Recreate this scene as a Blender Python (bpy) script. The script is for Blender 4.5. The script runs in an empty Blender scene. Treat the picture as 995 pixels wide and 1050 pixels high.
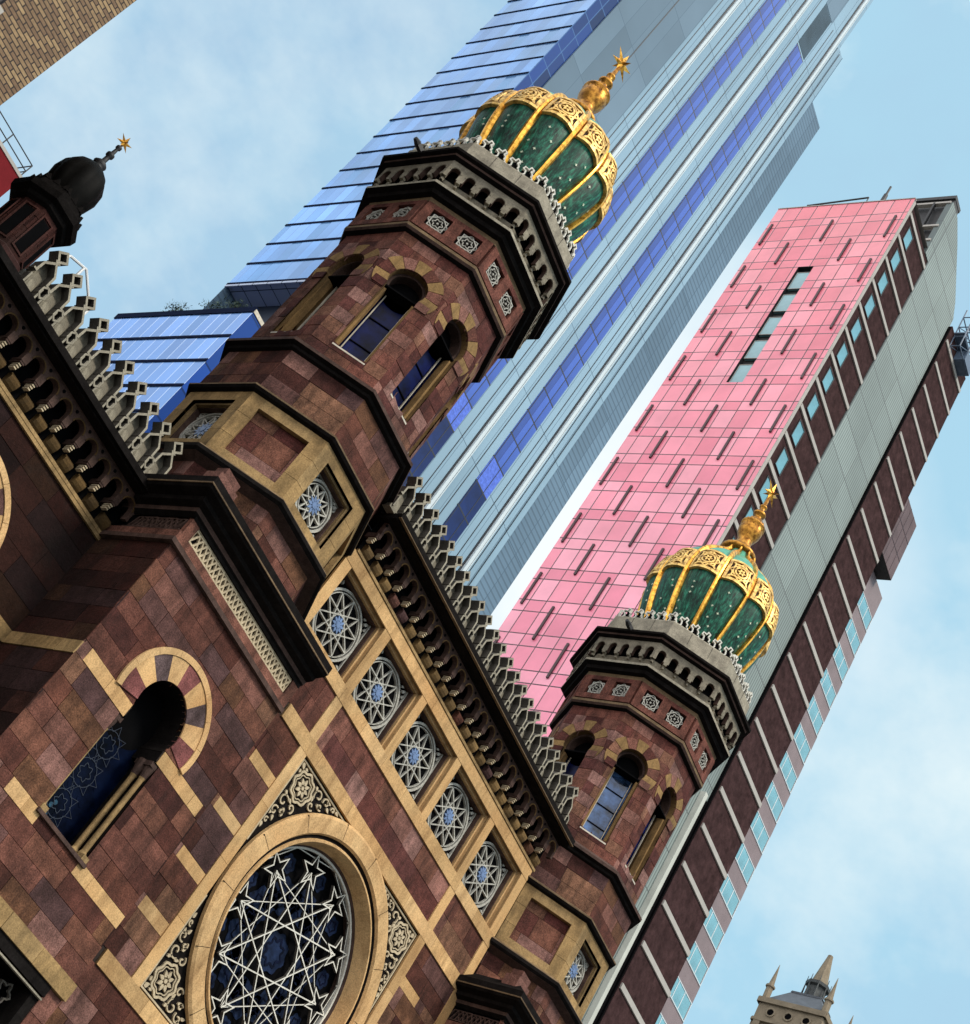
import bpy, math, random
from mathutils import Vector, Matrix
random.seed(11)
sc = bpy.context.scene
COL = sc.collection
PI = math.pi
T8 = math.tan(PI / 8)

# ------------------------------------------------------------------ materials
def new_mat(name):
    m = bpy.data.materials.new(name); m.use_nodes = True
    nt = m.node_tree
    return m, nt, nt.nodes['Principled BSDF']

def N(nt, t, **kw):
    n = nt.nodes.new(t)
    for k, v in kw.items(): setattr(n, k, v)
    return n

def mixc(nt, fac, a, b, mode='MIX'):
    n = N(nt, 'ShaderNodeMix', data_type='RGBA', blend_type=mode)
    L = nt.links
    for sock, v in ((n.inputs[0], fac), (n.inputs[6], a), (n.inputs[7], b)):
        if isinstance(v, bpy.types.NodeSocket): L.new(v, sock)
        elif isinstance(v, (int, float)): sock.default_value = v
        else: sock.default_value = (*v, 1)
    return n.outputs[2]

def math_n(nt, op, a, b=0.0):
    n = N(nt, 'ShaderNodeMath', operation=op)
    for s, v in ((n.inputs[0], a), (n.inputs[1], b)):
        if isinstance(v, bpy.types.NodeSocket): nt.links.new(v, s)
        else: s.default_value = v
    return n.outputs[0]

def noise(nt, scale, detail=6, rough=.6, vec=None, stretch=None):
    if vec is None:
        vec = N(nt, 'ShaderNodeTexCoord').outputs['Object']
    if stretch:
        mp = N(nt, 'ShaderNodeMapping'); mp.inputs['Scale'].default_value = stretch
        nt.links.new(vec, mp.inputs[0]); vec = mp.outputs[0]
    n = N(nt, 'ShaderNodeTexNoise'); n.inputs['Scale'].default_value = scale
    n.inputs['Detail'].default_value = detail; n.inputs['Roughness'].default_value = rough
    nt.links.new(vec, n.inputs['Vector'])
    return n.outputs['Fac']

def ramp(nt, fac, stops):
    r = N(nt, 'ShaderNodeValToRGB'); nt.links.new(fac, r.inputs[0])
    el = r.color_ramp.elements
    while len(el) < len(stops): el.new(.5)
    for e, (p, c) in zip(el, stops):
        e.position = p; e.color = (*c, 1) if len(c) == 3 else c
    return r.outputs[0]

def stone_mat(name, base, lo=.55, hi=1.35, scale=6, rough=.85, bump=.25, tone=True, stain=.5, stain_col=(.02, .016, .014), warm=None, fine=(.7, 1.12), spec=.12, streak=0):
    m, nt, bs = new_mat(name)
    L = nt.links
    f = noise(nt, scale, 8, .68)
    v = ramp(nt, f, [(.25, (lo,) * 3), (.75, (hi,) * 3)])
    c = mixc(nt, 1, base, v, 'MULTIPLY')
    if tone:
        a = N(nt, 'ShaderNodeAttribute', attribute_name='tone')
        c = mixc(nt, 1, c, a.outputs['Color'], 'MULTIPLY')
    if warm:
        w = ramp(nt, noise(nt, scale * .35, 4, .6), [(.45, (0,) * 3), (.75, (1,) * 3)])
        c = mixc(nt, math_n(nt, 'MULTIPLY', w, .5), c, warm)
    s = ramp(nt, noise(nt, .9, 7, .7), [(.45, (0,) * 3), (.8, (1,) * 3)])
    c = mixc(nt, math_n(nt, 'MULTIPLY', s, stain), c, stain_col)
    if streak:
        sk = ramp(nt, noise(nt, 2.2, 6, .65, stretch=(1.6, 1.6, .22)), [(.46, (0,) * 3), (.72, (1,) * 3)])
        c = mixc(nt, math_n(nt, 'MULTIPLY', sk, streak), c, stain_col)
    fn = ramp(nt, noise(nt, 38, 4, .7), [(.35, (fine[0],) * 3), (.62, (fine[1],) * 3)])
    c = mixc(nt, 1, c, fn, 'MULTIPLY')
    L.new(c, bs.inputs['Base Color'])
    bs.inputs['Roughness'].default_value = rough
    bs.inputs['Specular IOR Level'].default_value = spec
    b = N(nt, 'ShaderNodeBump'); b.inputs['Strength'].default_value = bump; b.inputs['Distance'].default_value = .05
    L.new(noise(nt, scale * 3, 8, .7), b.inputs['Height']); L.new(b.outputs[0], bs.inputs['Normal'])
    return m

def plain_mat(name, col, rough=.5, metal=0., spec=.4, var=.2, scale=3):
    m, nt, bs = new_mat(name)
    v = ramp(nt, noise(nt, scale, 5, .6), [(.3, (1 - var,) * 3), (.7, (1 + var,) * 3)])
    nt.links.new(mixc(nt, 1, col, v, 'MULTIPLY'), bs.inputs['Base Color'])
    bs.inputs['Roughness'].default_value = rough; bs.inputs['Metallic'].default_value = metal
    bs.inputs['Specular IOR Level'].default_value = spec
    return m

def tilt_normal(nt, bs, col, k):
    """every pane sits at a slightly different angle, as real glazing does"""
    v = N(nt, 'ShaderNodeVectorMath', operation='SUBTRACT'); nt.links.new(col, v.inputs[0]); v.inputs[1].default_value = (.5, .5, .5)
    v2 = N(nt, 'ShaderNodeVectorMath', operation='SCALE'); nt.links.new(v.outputs[0], v2.inputs[0]); v2.inputs['Scale'].default_value = k
    a = N(nt, 'ShaderNodeVectorMath', operation='ADD'); nt.links.new(v2.outputs[0], a.inputs[0]); nt.links.new(N(nt, 'ShaderNodeNewGeometry').outputs['Normal'], a.inputs[1])
    n = N(nt, 'ShaderNodeVectorMath', operation='NORMALIZE'); nt.links.new(a.outputs[0], n.inputs[0]); nt.links.new(n.outputs[0], bs.inputs['Normal'])

def grid_mat(name, base, line, axes, rough=.4, metal=0., spec=.5, var=.12, tint=None, cell=None, fine=None, big=.04, bigvar=.15, tilt=0):
    """panelled surface: axes = [(axis, pitch, offset, line width in m)]"""
    m, nt, bs = new_mat(name)
    tc = N(nt, 'ShaderNodeTexCoord').outputs['Object']
    sx = N(nt, 'ShaderNodeSeparateXYZ'); nt.links.new(tc, sx.inputs[0])
    mask = None; cells = []
    for ax, pitch, off, w in axes:
        t = math_n(nt, 'DIVIDE', math_n(nt, 'SUBTRACT', sx.outputs[ax], off), pitch)
        fr = math_n(nt, 'FRACT', t)
        l = math_n(nt, 'LESS_THAN', fr, w / pitch)
        mask = l if mask is None else math_n(nt, 'MAXIMUM', mask, l)
        cells.append(math_n(nt, 'FLOOR', t))
    cb = N(nt, 'ShaderNodeCombineXYZ')
    for i, c in enumerate(cells[:3]): nt.links.new(c, cb.inputs[i])
    wn = N(nt, 'ShaderNodeTexWhiteNoise'); nt.links.new(cb.outputs[0], wn.inputs[0])
    v = ramp(nt, wn.outputs['Value'], [(0, (1 - var,) * 3), (1, (1 + var,) * 3)])
    c = mixc(nt, 1, base, v, 'MULTIPLY')
    bv = ramp(nt, noise(nt, big, 4, .6), [(.3, (1 - bigvar,) * 3), (.7, (1 + bigvar,) * 3)])
    c = mixc(nt, 1, c, bv, 'MULTIPLY')
    if fine:
        ax, pitch, w, k = fine
        fr = math_n(nt, 'FRACT', math_n(nt, 'DIVIDE', sx.outputs[ax], pitch))
        l = math_n(nt, 'LESS_THAN', fr, w)
        c = mixc(nt, math_n(nt, 'MULTIPLY', l, k), c, (.03, .04, .05))
    c = mixc(nt, mask, c, line)
    nt.links.new(c, bs.inputs['Base Color'])
    bs.inputs['Roughness'].default_value = rough; bs.inputs['Metallic'].default_value = metal
    bs.inputs['Specular IOR Level'].default_value = spec
    if tilt: tilt_normal(nt, bs, wn.outputs['Color'], tilt)
    return m

M = {}
M['red'] = stone_mat('red_sandstone', (1, 1, 1), .42, 1.65, 2.6, bump=.6, stain=.85, stain_col=(.018, .010, .008), fine=(.5, 1.3), streak=.75)
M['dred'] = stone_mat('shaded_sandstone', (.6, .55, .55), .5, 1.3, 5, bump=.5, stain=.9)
M['mortar'] = stone_mat('old_mortar', (.035, .026, .022), tone=False)
M['gold'] = stone_mat('buff_sandstone', (.68, .445, .215), .55, 1.32, 1.8, bump=.35, stain=.75, stain_col=(.17, .09, .035), warm=(.60, .30, .11), fine=(.72, 1.15), streak=.6)
M['gold2'] = stone_mat('weathered_buff_stone', (.40, .265, .12), .45, 1.3, 1.6, fine=(.7, 1.15), streak=.7, bump=.3, stain=.75, stain_col=(.05, .035, .02))
M['soot_shade'] = stone_mat('soot_and_shade_black_stone', (.010, .0085, .008), .5, 1.8, 4, rough=.8, tone=False, stain=.3, stain_col=(.004, .004, .004), spec=.02)  # sooty stone blackened further so undersides and recesses hold shade in the colour
M['soot_shade_brown'] = stone_mat('soot_and_shade_brown_stone', (.075, .045, .036), .4, 1.6, 4, rough=.8, tone=False, stain=.7)
M['greym'] = stone_mat('grey_brown_merlon_stone', (.27, .24, .18), .5, 1.3, 4, tone=False, streak=.6, stain=.5, stain_col=(.07, .06, .05))
M['tan'] = stone_mat('sooty_tan_stone', (.17, .115, .065), .5, 1.4, 3, tone=False, stain=.7)
M['grey'] = stone_mat('grey_carved_stone', (.36, .325, .25), .5, 1.3, 4, tone=False, streak=.6, stain=.45, stain_col=(.12, .105, .085))
M['greyd'] = stone_mat('dark_grey_stone', (.11, .10, .085), .5, 1.4, 4, tone=False, stain=.6)
M['trac'] = stone_mat('pale_tracery', (.72, .70, .62), .75, 1.15, 6, tone=False, stain=.25, stain_col=(.25, .23, .19))
M['tracg'] = stone_mat('grey_white_tracery', (.46, .45, .40), .6, 1.3, 6, tone=False, stain=.5, stain_col=(.10, .095, .085))
M['carve'] = stone_mat('carved_relief_stone', (.55, .45, .30), .7, 1.2, 6, tone=False, stain=.4, stain_col=(.12, .09, .06))
M['black'] = plain_mat('deep_black', (.004, .004, .0045), .9, spec=.02)
M['darkcop'] = plain_mat('shade_dark_copper', (.006, .0055, .005), .6, spec=.05, var=.5)  # turret dome: its deep shade is put into the near-black colour
M['iron'] = plain_mat('dark_iron', (.02, .02, .022), .6)
M['blueglass'] = plain_mat('blue_stained_glass', (.0014, .0035, .013), .35, spec=.06, var=.9, scale=2.5)
M['lantglass'] = plain_mat('deep_blue_lantern_glass', (.0015, .005, .045), .3, spec=.10, var=.9, scale=2.5)
M['cyanpane'] = plain_mat('dim_cyan_pane', (.012, .05, .085), .3, var=.8, scale=8)
M['lead'] = plain_mat('pale_leading', (.018, .026, .045), .5)
M['paleglass'] = plain_mat('pale_blue_glass', (.05, .115, .27), .12, spec=.5, var=.9, scale=2.2)  # lighter copy of the lantern glass, a reflection put into its colour
M['bluepetal'] = plain_mat('light_blue_glass', (.13, .20, .36), .3, spec=.5, var=.3)
M['bars'] = plain_mat('window_bar_paint', (.50, .45, .36), .6)

def dome_mat():
    m, nt, bs = new_mat('dark_green_dome_copper')
    f = noise(nt, 2.2, 8, .75, stretch=(6, 6, .8))
    c = ramp(nt, f, [(.36, (.001, .006, .004)), (.5, (.005, .062, .038)), (.66, (.03, .27, .16))])
    nt.links.new(c, bs.inputs['Base Color']); bs.inputs['Roughness'].default_value = .45
    bs.inputs['Specular IOR Level'].default_value = .22
    b = N(nt, 'ShaderNodeBump'); b.inputs['Strength'].default_value = .5; b.inputs['Distance'].default_value = .03
    nt.links.new(f, b.inputs['Height']); nt.links.new(b.outputs[0], bs.inputs['Normal'])
    return m
M['dome'] = dome_mat()
M['verd'] = plain_mat('light_green_copper', (.07, .30, .20), .4, spec=.5, var=.35, scale=4)

def gold_mat(name, col, rough, metal):
    m, nt, bs = new_mat(name)
    f = noise(nt, 7, 6, .65)
    c = mixc(nt, 1, col, ramp(nt, f, [(.34, (.28, .2, .12)), (.58, (1.1, 1.1, 1.1))]), 'MULTIPLY')
    nt.links.new(c, bs.inputs['Base Color'])
    bs.inputs['Metallic'].default_value = metal; bs.inputs['Roughness'].default_value = rough
    b = N(nt, 'ShaderNodeBump'); b.inputs['Strength'].default_value = .25; b.inputs['Distance'].default_value = .03
    nt.links.new(f, b.inputs['Height']); nt.links.new(b.outputs[0], bs.inputs['Normal'])
    return m
M['leaf'] = gold_mat('gold_leaf', (.90, .47, .075), .34, .88)
M['leafp'] = gold_mat('gilded_panel', (.88, .58, .17), .5, .35)
M['leafd'] = gold_mat('old_gold', (.46, .22, .035), .42, .85)
M['dot'] = plain_mat('pale_gold_star', (.62, .68, .50), .5)

# ------------------------------------------------------------------ mesh builder
class Fr:
    """local frame: u across, v up, n out of the surface"""
    def __init__(s, o, u, n, v=(0, 0, 1)):
        s.o, s.u, s.v, s.n = Vector(o), Vector(u), Vector(v), Vector(n)
    def p(s, a, b, c): return s.o + s.u * a + s.v * b + s.n * c
    def moved(s, a, b, c): return Fr(s.p(a, b, c), s.u, s.n, s.v)

WORLD = {}
class MB:
    def __init__(s): s.v = []; s.f = []; s.m = []; s.t = []
    def face(s, pts, m=0, t=None):
        i = len(s.v); s.v += [tuple(p) for p in pts]
        s.f.append(list(range(i, i + len(pts)))); s.m.append(m); s.t.append(t or (1, 1, 1))
    def prism(s, fr, poly, c0, c1, m=0, t=None, back=False, ms=None):
        A = [fr.p(a, b, c1) for a, b in poly]; B = [fr.p(a, b, c0) for a, b in poly]
        s.face(A, m, t)
        if back: s.face(B[::-1], m, t)
        n = len(poly)
        for i in range(n):
            j = (i + 1) % n
            s.face([B[i], B[j], A[j], A[i]], m if ms is None else ms, t)
    def box(s, fr, a0, a1, b0, b1, c0, c1, m=0, t=None, back=True, ms=None):
        s.prism(fr, [(a0, b0), (a1, b0), (a1, b1), (a0, b1)], c0, c1, m, t, back, ms)
    def ribbon(s, fr, pts, w, c0, c1, m=0, closed=False, t=None, ms=None):
        n = len(pts); L = []; R = []
        for i in range(n):
            p = Vector(pts[i])
            if closed or 0 < i < n - 1:
                d0 = (p - Vector(pts[i - 1])); d1 = (Vector(pts[(i + 1) % n]) - p)
                if d0.length < 1e-9: d0 = d1
                if d1.length < 1e-9: d1 = d0
                d0 = d0.normalized(); d1 = d1.normalized()
                n0 = Vector((-d0.y, d0.x)); n1 = Vector((-d1.y, d1.x)); nn = n0 + n1
                if nn.length < 1e-6: nn = n0
                nn = nn.normalized(); k = min(2.5, 1 / max(.3, nn.dot(n0)))
            else:
                d = (Vector(pts[1]) - p) if i == 0 else (p - Vector(pts[-2]))
                d = d.normalized(); nn = Vector((-d.y, d.x)); k = 1
            L.append(p + nn * w / 2 * k); R.append(p - nn * w / 2 * k)
        for i in range(n if closed else n - 1):
            j = (i + 1) % n
            l0, l1, r0, r1 = L[i], L[j], R[i], R[j]
            P = lambda q, c: fr.p(q.x, q.y, c)
            s.face([P(r0, c1), P(r1, c1), P(l1, c1), P(l0, c1)], m, t)
            s.face([P(r0, c0), P(r1, c0), P(r1, c1), P(r0, c1)], m if ms is None else ms, t)
            s.face([P(l1, c0), P(l0, c0), P(l0, c1), P(l1, c1)], m if ms is None else ms, t)
        if not closed:
            for a, b in ((L[0], R[0]), (R[-1], L[-1])):
                s.face([fr.p(a.x, a.y, c0), fr.p(b.x, b.y, c0), fr.p(b.x, b.y, c1), fr.p(a.x, a.y, c1)], m if ms is None else ms, t)
    def sector(s, fr, cx, cz, r0, r1, a0, a1, c0, c1, m=0, t=None, seg=5):
        A = [a0 + (a1 - a0) * i / seg for i in range(seg + 1)]
        poly = [(cx + r0 * math.cos(a), cz + r0 * math.sin(a)) for a in A][::-1] + [(cx + r1 * math.cos(a), cz + r1 * math.sin(a)) for a in A]
        s.prism(fr, poly[::1], c0, c1, m, t)
    def discprof(s, fr, cx, cz, prof, seg=48, m=0, t=None, a0=0, a1=2 * PI):
        """surface of revolution about the frame's normal: prof = [(r, c)]"""
        for i in range(seg):
            x, y = a0 + (a1 - a0) * i / seg, a0 + (a1 - a0) * (i + 1) / seg
            for (r0, c0), (r1, c1) in zip(prof, prof[1:]):
                q = [fr.p(cx + r * math.cos(a), cz + r * math.sin(a), c) for r, a, c in ((r0, x, c0), (r0, y, c0), (r1, y, c1), (r1, x, c1))]
                s.face(q, m, t)
    def lathe(s, c, prof, seg=32, m=0, t=None):
        cx, cy, cz = c
        for i in range(seg):
            x, y = 2 * PI * i / seg, 2 * PI * (i + 1) / seg
            for (r0, z0), (r1, z1) in zip(prof, prof[1:]):
                q = [(cx + r * math.cos(a), cy + r * math.sin(a), cz + z) for r, a, z in ((r0, x, z0), (r0, y, z0), (r1, y, z1), (r1, x, z1))]
                s.face(q, m, t)
    def octring(s, prof, m=0, t=None, c=(0, 0), n=8, rot=PI / 8):
        k = 1 / math.cos(PI / n)
        ms = m if isinstance(m, (list, tuple)) else [m] * len(prof)
        for (a0, z0), (a1, z1), mm in zip(prof, prof[1:], ms):
            for i in range(n):
                x, y = 2 * PI * i / n + rot, 2 * PI * (i + 1) / n + rot
                q = [(c[0] + a * k * math.cos(g), c[1] + a * k * math.sin(g), z) for a, g, z in ((a0, x, z0), (a0, y, z0), (a1, y, z1), (a1, x, z1))]
                s.face(q, mm, t)
    def tube(s, a, b, r, m=0, seg=6, r2=None):
        a, b = Vector(a), Vector(b); d = (b - a).normalized()
        u = d.orthogonal().normalized(); w = d.cross(u); r2 = r if r2 is None else r2
        P = [[c + (u * math.cos(2 * PI * i / seg) + w * math.sin(2 * PI * i / seg)) * rr for i in range(seg)] for c, rr in ((a, r), (b, r2))]
        for i in range(seg):
            j = (i + 1) % seg
            s.face([P[0][i], P[0][j], P[1][j], P[1][i]], m)
        s.face(P[0][::-1], m); s.face(P[1], m)
    def build(s, name, mats, parent=None, origin=(0, 0, 0), smooth=False, rot=0, kind=None, weld=False):
        me = bpy.data.meshes.new(name)
        me.from_pydata(s.v, [], s.f)
        for k in mats: me.materials.append(M[k] if isinstance(k, str) else k)
        me.polygons.foreach_set('material_index', s.m)
        ca = me.color_attributes.new('tone', 'FLOAT_COLOR', 'CORNER')
        data = []
        for p, t in zip(me.polygons, s.t): data += [*t, 1.0] * p.loop_total
        ca.data.foreach_set('color', data)
        if weld or smooth:
            import bmesh
            bm = bmesh.new(); bm.from_mesh(me)
            bmesh.ops.remove_doubles(bm, verts=bm.verts, dist=1e-4)
            bmesh.ops.recalc_face_normals(bm, faces=bm.faces)
            bm.to_mesh(me); bm.free()
        if smooth: me.polygons.foreach_set('use_smooth', [True] * len(me.polygons))
        o = bpy.data.objects.new(name, me); COL.objects.link(o)
        place(o, parent, origin, rot)
        if kind: o['kind'] = kind
        return o

def place(o, parent, origin, rot=0):
    o.rotation_euler = (0, 0, rot)
    if parent is not None:
        o.parent = parent
        o.location = Vector(origin) - WORLD[parent.name]
    else: o.location = origin
    WORLD[o.name] = Vector(origin)

def thing(name, label, cat, loc, group=None):
    o = bpy.data.objects.new(name, None); COL.objects.link(o); o.location = loc
    WORLD[o.name] = Vector(loc); o['label'] = label; o['category'] = cat
    if group: o['group'] = group
    return o
def tag(o, label, cat, group=None):
    o['label'] = label; o['category'] = cat
    if group: o['group'] = group
    return o
def copy_part(o, parent, loc=None, rot=None):
    c = o.copy(); COL.objects.link(c); c.parent = parent
    if loc is not None: c.location = loc
    if rot is not None: c.rotation_euler = (0, 0, rot)
    WORLD[c.name] = WORLD[parent.name] + Vector(c.location)
    for ch in list(o.children): copy_part(ch, c)
    return c

# ------------------------------------------------------------------ masonry
PAL_RED = [(.125, .047, .031), (.105, .038, .027), (.15, .060, .043), (.080, .028, .020), (.185, .082, .062), (.135, .062, .034), (.130, .050, .036), (.058, .020, .016), (.115, .055, .048), (.185, .092, .056), (.21, .105, .086), (.10, .036, .026), (.085, .044, .042), (.155, .064, .042)]
PAL_PINK = [(.185, .077, .056), (.155, .058, .042), (.225, .105, .082), (.115, .038, .030), (.20, .094, .060), (.080, .025, .021), (.16, .067, .045), (.24, .125, .105), (.10, .035, .03)]
PAL_SHADED = [(0.0378, 0.0127, 0.0097), (0.0252, 0.0093, 0.0075), (0.0522, 0.0204, 0.015), (0.018, 0.0076, 0.0067), (0.0468, 0.0221, 0.0128), (0.0324, 0.017, 0.0165)]  # red stone with the shade of the wing and returns put into its colour
PAL_GOLD = [(1, 1, 1), (.9, .88, .84), (1.05, 1.02, .97), (.82, .8, .76)]

def jit(c, k=.12):
    f = 1 + random.uniform(-k, k); return tuple(x * f for x in c)

def halfw(op, z):
    return op(z) if op else 0.0

def course(mb, fr, x0, x1, z0, z1, pal, bw, mi=0, op=None, cx=0, gap=.010, depth=.03, proud=0., first=None):
    x = x0 + (first if first is not None else 0)
    edges = [x0]
    x = x0 + bw * random.uniform(.3, 1.0)
    while x < x1 - bw * .3:
        edges.append(x); x += bw * random.uniform(.65, 1.35)
    edges.append(x1)
    zs = [z0 + gap / 2 + (z1 - z0 - gap) * i / 5 for i in range(6)] if op else None
    for a, b in zip(edges, edges[1:]):
        t = jit(random.choice(pal)); c1 = proud + random.uniform(-.006, .006)
        a2 = a + (gap / 2 if a > x0 else 0); b2 = b - (gap / 2 if b < x1 else 0)
        if op is None or all(halfw(op, z) <= 0 or cx + op(z) <= a2 or cx - op(z) >= b2 for z in zs):
            mb.prism(fr, [(a2, z0 + gap / 2), (b2, z0 + gap / 2), (b2, z1 - gap / 2), (a2, z1 - gap / 2)], c1 - depth, c1, mi, t)
            continue
        w = [max(0, op(z)) for z in zs]
        # left piece
        R = [min(b2, cx - h) if h > 0 else min(b2, cx) for h in w]
        if a2 < cx and max(R) > a2 + .01:
            R = [max(a2, r) for r in R]
            poly = [(a2, zs[0])] + [(r, z) for r, z in zip(R, zs)] + [(a2, zs[-1])]
            if max(R) - a2 > .01: mb.prism(fr, poly, c1 - depth, c1, mi, t)
        Lf = [max(a2, cx + h) if h > 0 else max(a2, cx) for h in w]
        if b2 > cx and min(Lf) < b2 - .01:
            Lf = [min(b2, l) for l in Lf]
            poly = [(b2, zs[-1])] + [(l, z) for l, z in list(zip(Lf, zs))[::-1]] + [(b2, zs[0])]
            mb.prism(fr, poly, c1 - depth, c1, mi, t)

def mortar(mb, fr, x0, x1, z0, z1, mi, op=None, cx=0, c=-.014, n=60):
    if op is None:
        mb.face([fr.p(x0, z0, c), fr.p(x1, z0, c), fr.p(x1, z1, c), fr.p(x0, z1, c)], mi); return
    for i in range(n):
        a, b = z0 + (z1 - z0) * i / n, z0 + (z1 - z0) * (i + 1) / n
        ha, hb = max(0, op(a)), max(0, op(b)); h = max(ha, hb) if min(ha, hb) <= 0 else None
        ha, hb = (ha, hb) if h is None else (ha, hb)
        mb.face([fr.p(x0, a, c), fr.p(cx - ha, a, c), fr.p(cx - hb, b, c), fr.p(x0, b, c)], mi)
        mb.face([fr.p(cx + ha, a, c), fr.p(x1, a, c), fr.p(x1, b, c), fr.p(cx + hb, b, c)], mi)

def ashlar(mb, fr, x0, x1, z0, z1, ch, bw, pal, mi=0, mm=1, op=None, cx=0):
    mortar(mb, fr, x0, x1, z0, z1, mm, op, cx)
    n = max(1, round((z1 - z0) / ch))
    for i in range(n):
        course(mb, fr, x0, x1, z0 + (z1 - z0) * i / n, z0 + (z1 - z0) * (i + 1) / n, pal, bw, mi, op, cx)

def bandblocks(mb, fr, x0, x1, z0, z1, c0, c1, mi, L=1.1, vert=False):
    a, b = (z0, z1) if vert else (x0, x1)
    n = max(1, round((b - a) / L)); g = .004
    for i in range(n):
        s, e = a + (b - a) * i / n + (g if i else 0), a + (b - a) * (i + 1) / n - (g if i < n - 1 else 0)
        t = jit(random.choice(PAL_GOLD), .05)
        if vert: mb.box(fr, x0, x1, s, e, c0, c1, mi, t)
        else: mb.box(fr, s, e, z0, z1, c0, c1, mi, t)

# ------------------------------------------------------------------ ornaments
def circ(cx, cz, r, n=20, a0=0, a1=2 * PI):
    return [(cx + r * math.cos(a0 + (a1 - a0) * i / n), cz + r * math.sin(a0 + (a1 - a0) * i / n)) for i in range(n if abs(a1 - a0) > 6.2 else n + 1)]

def star_chords(mb, fr, cx, cz, R, n, k, w, c0, c1, m, rot=PI / 2, ms=None):
    P = [(cx + R * math.cos(rot + 2 * PI * i / n), cz + R * math.sin(rot + 2 * PI * i / n)) for i in range(n)]
    for i in range(n):
        mb.ribbon(fr, [P[i], P[(i + k) % n]], w, c0, c1 + .0025 * (i % 5), m, ms=ms)

def star_outline(mb, fr, cx, cz, R, r, n, w, c0, c1, m, rot=PI / 2, ms=None):
    pts = []
    for i in range(2 * n):
        q = R if i % 2 == 0 else r; a = rot + PI * i / n
        pts.append((cx + q * math.cos(a), cz + q * math.sin(a)))
    mb.ribbon(fr, pts, w, c0, c1, m, closed=True, ms=ms)

def lobed(cx, cz, r, k, n, s=48):
    return [(cx + (r + k * math.cos(n * 2 * PI * i / s)) * math.cos(2 * PI * i / s), cz + (r + k * math.cos(n * 2 * PI * i / s)) * math.sin(2 * PI * i / s)) for i in range(s)]

def spiral(cx, cz, r, a0, turns, n=14, sgn=1):
    return [(cx + r * (1 - .8 * i / n) * math.cos(a0 + sgn * turns * 2 * PI * i / n), cz + r * (1 - .8 * i / n) * math.sin(a0 + sgn * turns * 2 * PI * i / n)) for i in range(n + 1)]

def leaf(mb, fr, cx, cz, L, W, ang, c0, c1, m):
    pts = [(-.5, 0), (-.25, .5), (.1, .42), (.5, 0), (.1, -.42), (-.25, -.5)]
    ca, sa = math.cos(ang), math.sin(ang)
    mb.prism(fr, [(cx + L * x * ca - W * y * sa, cz + L * x * sa + W * y * ca) for x, y in pts[::-1]], c0, c1, m)

def comb_plate(mb, fr, x0, x1, n, zb, zs, zt, r, c0, c1, m, ms=None):
    p = (x1 - x0) / n
    for i in range(n):
        a = x0 + i * p; c = a + p / 2
        rr = min(r, p * .46)
        poly = [(a, zt), (a, zb), (c - rr, zb)] + [(c + rr * math.cos(g), zs + rr * math.sin(g)) for g in [PI - PI * j / 8 for j in range(9)]] + [(c + rr, zb), (a + p, zb), (a + p, zt)]
        mb.prism(fr, poly, c0, c1, m, ms=ms)

# ================================================================== SYNAGOGUE
FY, BY, WY = 22.4, 21.0, 22.9            # front wall, tower base and side wall planes
AX1, AX2, AY = 15.85, 31.30, 23.3        # tower axes
root = thing('synagogue', 'red and buff striped stone synagogue with two octagonal towers under green and gold domes', 'synagogue', (23.57, 22.4, 0))
F0 = Fr((0, FY, 0), (1, 0, 0), (0, -1, 0))

# ---- front wall between the towers
GOLDC = [(14.95, 15.22), (13.70, 13.97), (12.47, 12.74), (11.25, 11.54)]
mb = MB()
mortar(mb, F0, 18.0, 29.1, 0, 9.98, 1); mortar(mb, F0, 18.0, 20.2, 9.98, 17.55, 1); mortar(mb, F0, 26.9, 29.1, 9.98, 17.55, 1)
mortar(mb, F0, 20.2, 26.9, 16.3, 17.6, 1)
def rows_side(x0, x1, inner):
    zlist = [9.98 + .33] + [z for ab in sorted(GOLDC) for z in ab] + [16.12]
    z = 10.31
    bands = sorted(GOLDC)
    segs = []
    cur = 10.31
    for a, b in bands + [(16.12, 16.12)]:
        n = max(1, round((a - cur) / .47))
        for i in range(n): segs.append((cur + (a - cur) * i / n, cur + (a - cur) * (i + 1) / n, False))
        if b > a: segs.append((a, b, True))
        cur = b
    for a, b, g in segs:
        if g:
            if inner < (x0 + x1) / 2: g0, g1, r0, r1 = x0, x0 + .9, x0 + .9, x1
            else: g0, g1, r0, r1 = x1 - .9, x1, x0, x1 - .9
            course(mb, F0, g0, g1, a, b, PAL_GOLD, 2.0, 2, proud=.004)
            course(mb, F0, r0, r1, a, b, PAL_RED, .7, 0)
        else: course(mb, F0, x0, x1, a, b, PAL_RED, .95, 0)
rows_side(18.02, 20.2, 20.2); rows_side(26.92, 28.75, 26.92)
for a, b in ((18.02, 20.2), (20.5, 26.62), (26.92, 28.75)):
    for i in range(2):
        z0, z1 = 16.47 + .54 * i, 16.47 + .54 * (i + 1)
        course(mb, F0, a, b, z0, z1, PAL_PINK if a > 20 and a < 26 else PAL_RED, .95, 0)
for i in range(20):
    course(mb, F0, 18.02, 29.1, 9.98 - .5 * (i + 1), 9.98 - .5 * i, PAL_RED, .8, 0)
front = mb.build('front_wall', ['red', 'mortar', 'gold'], root)

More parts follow.
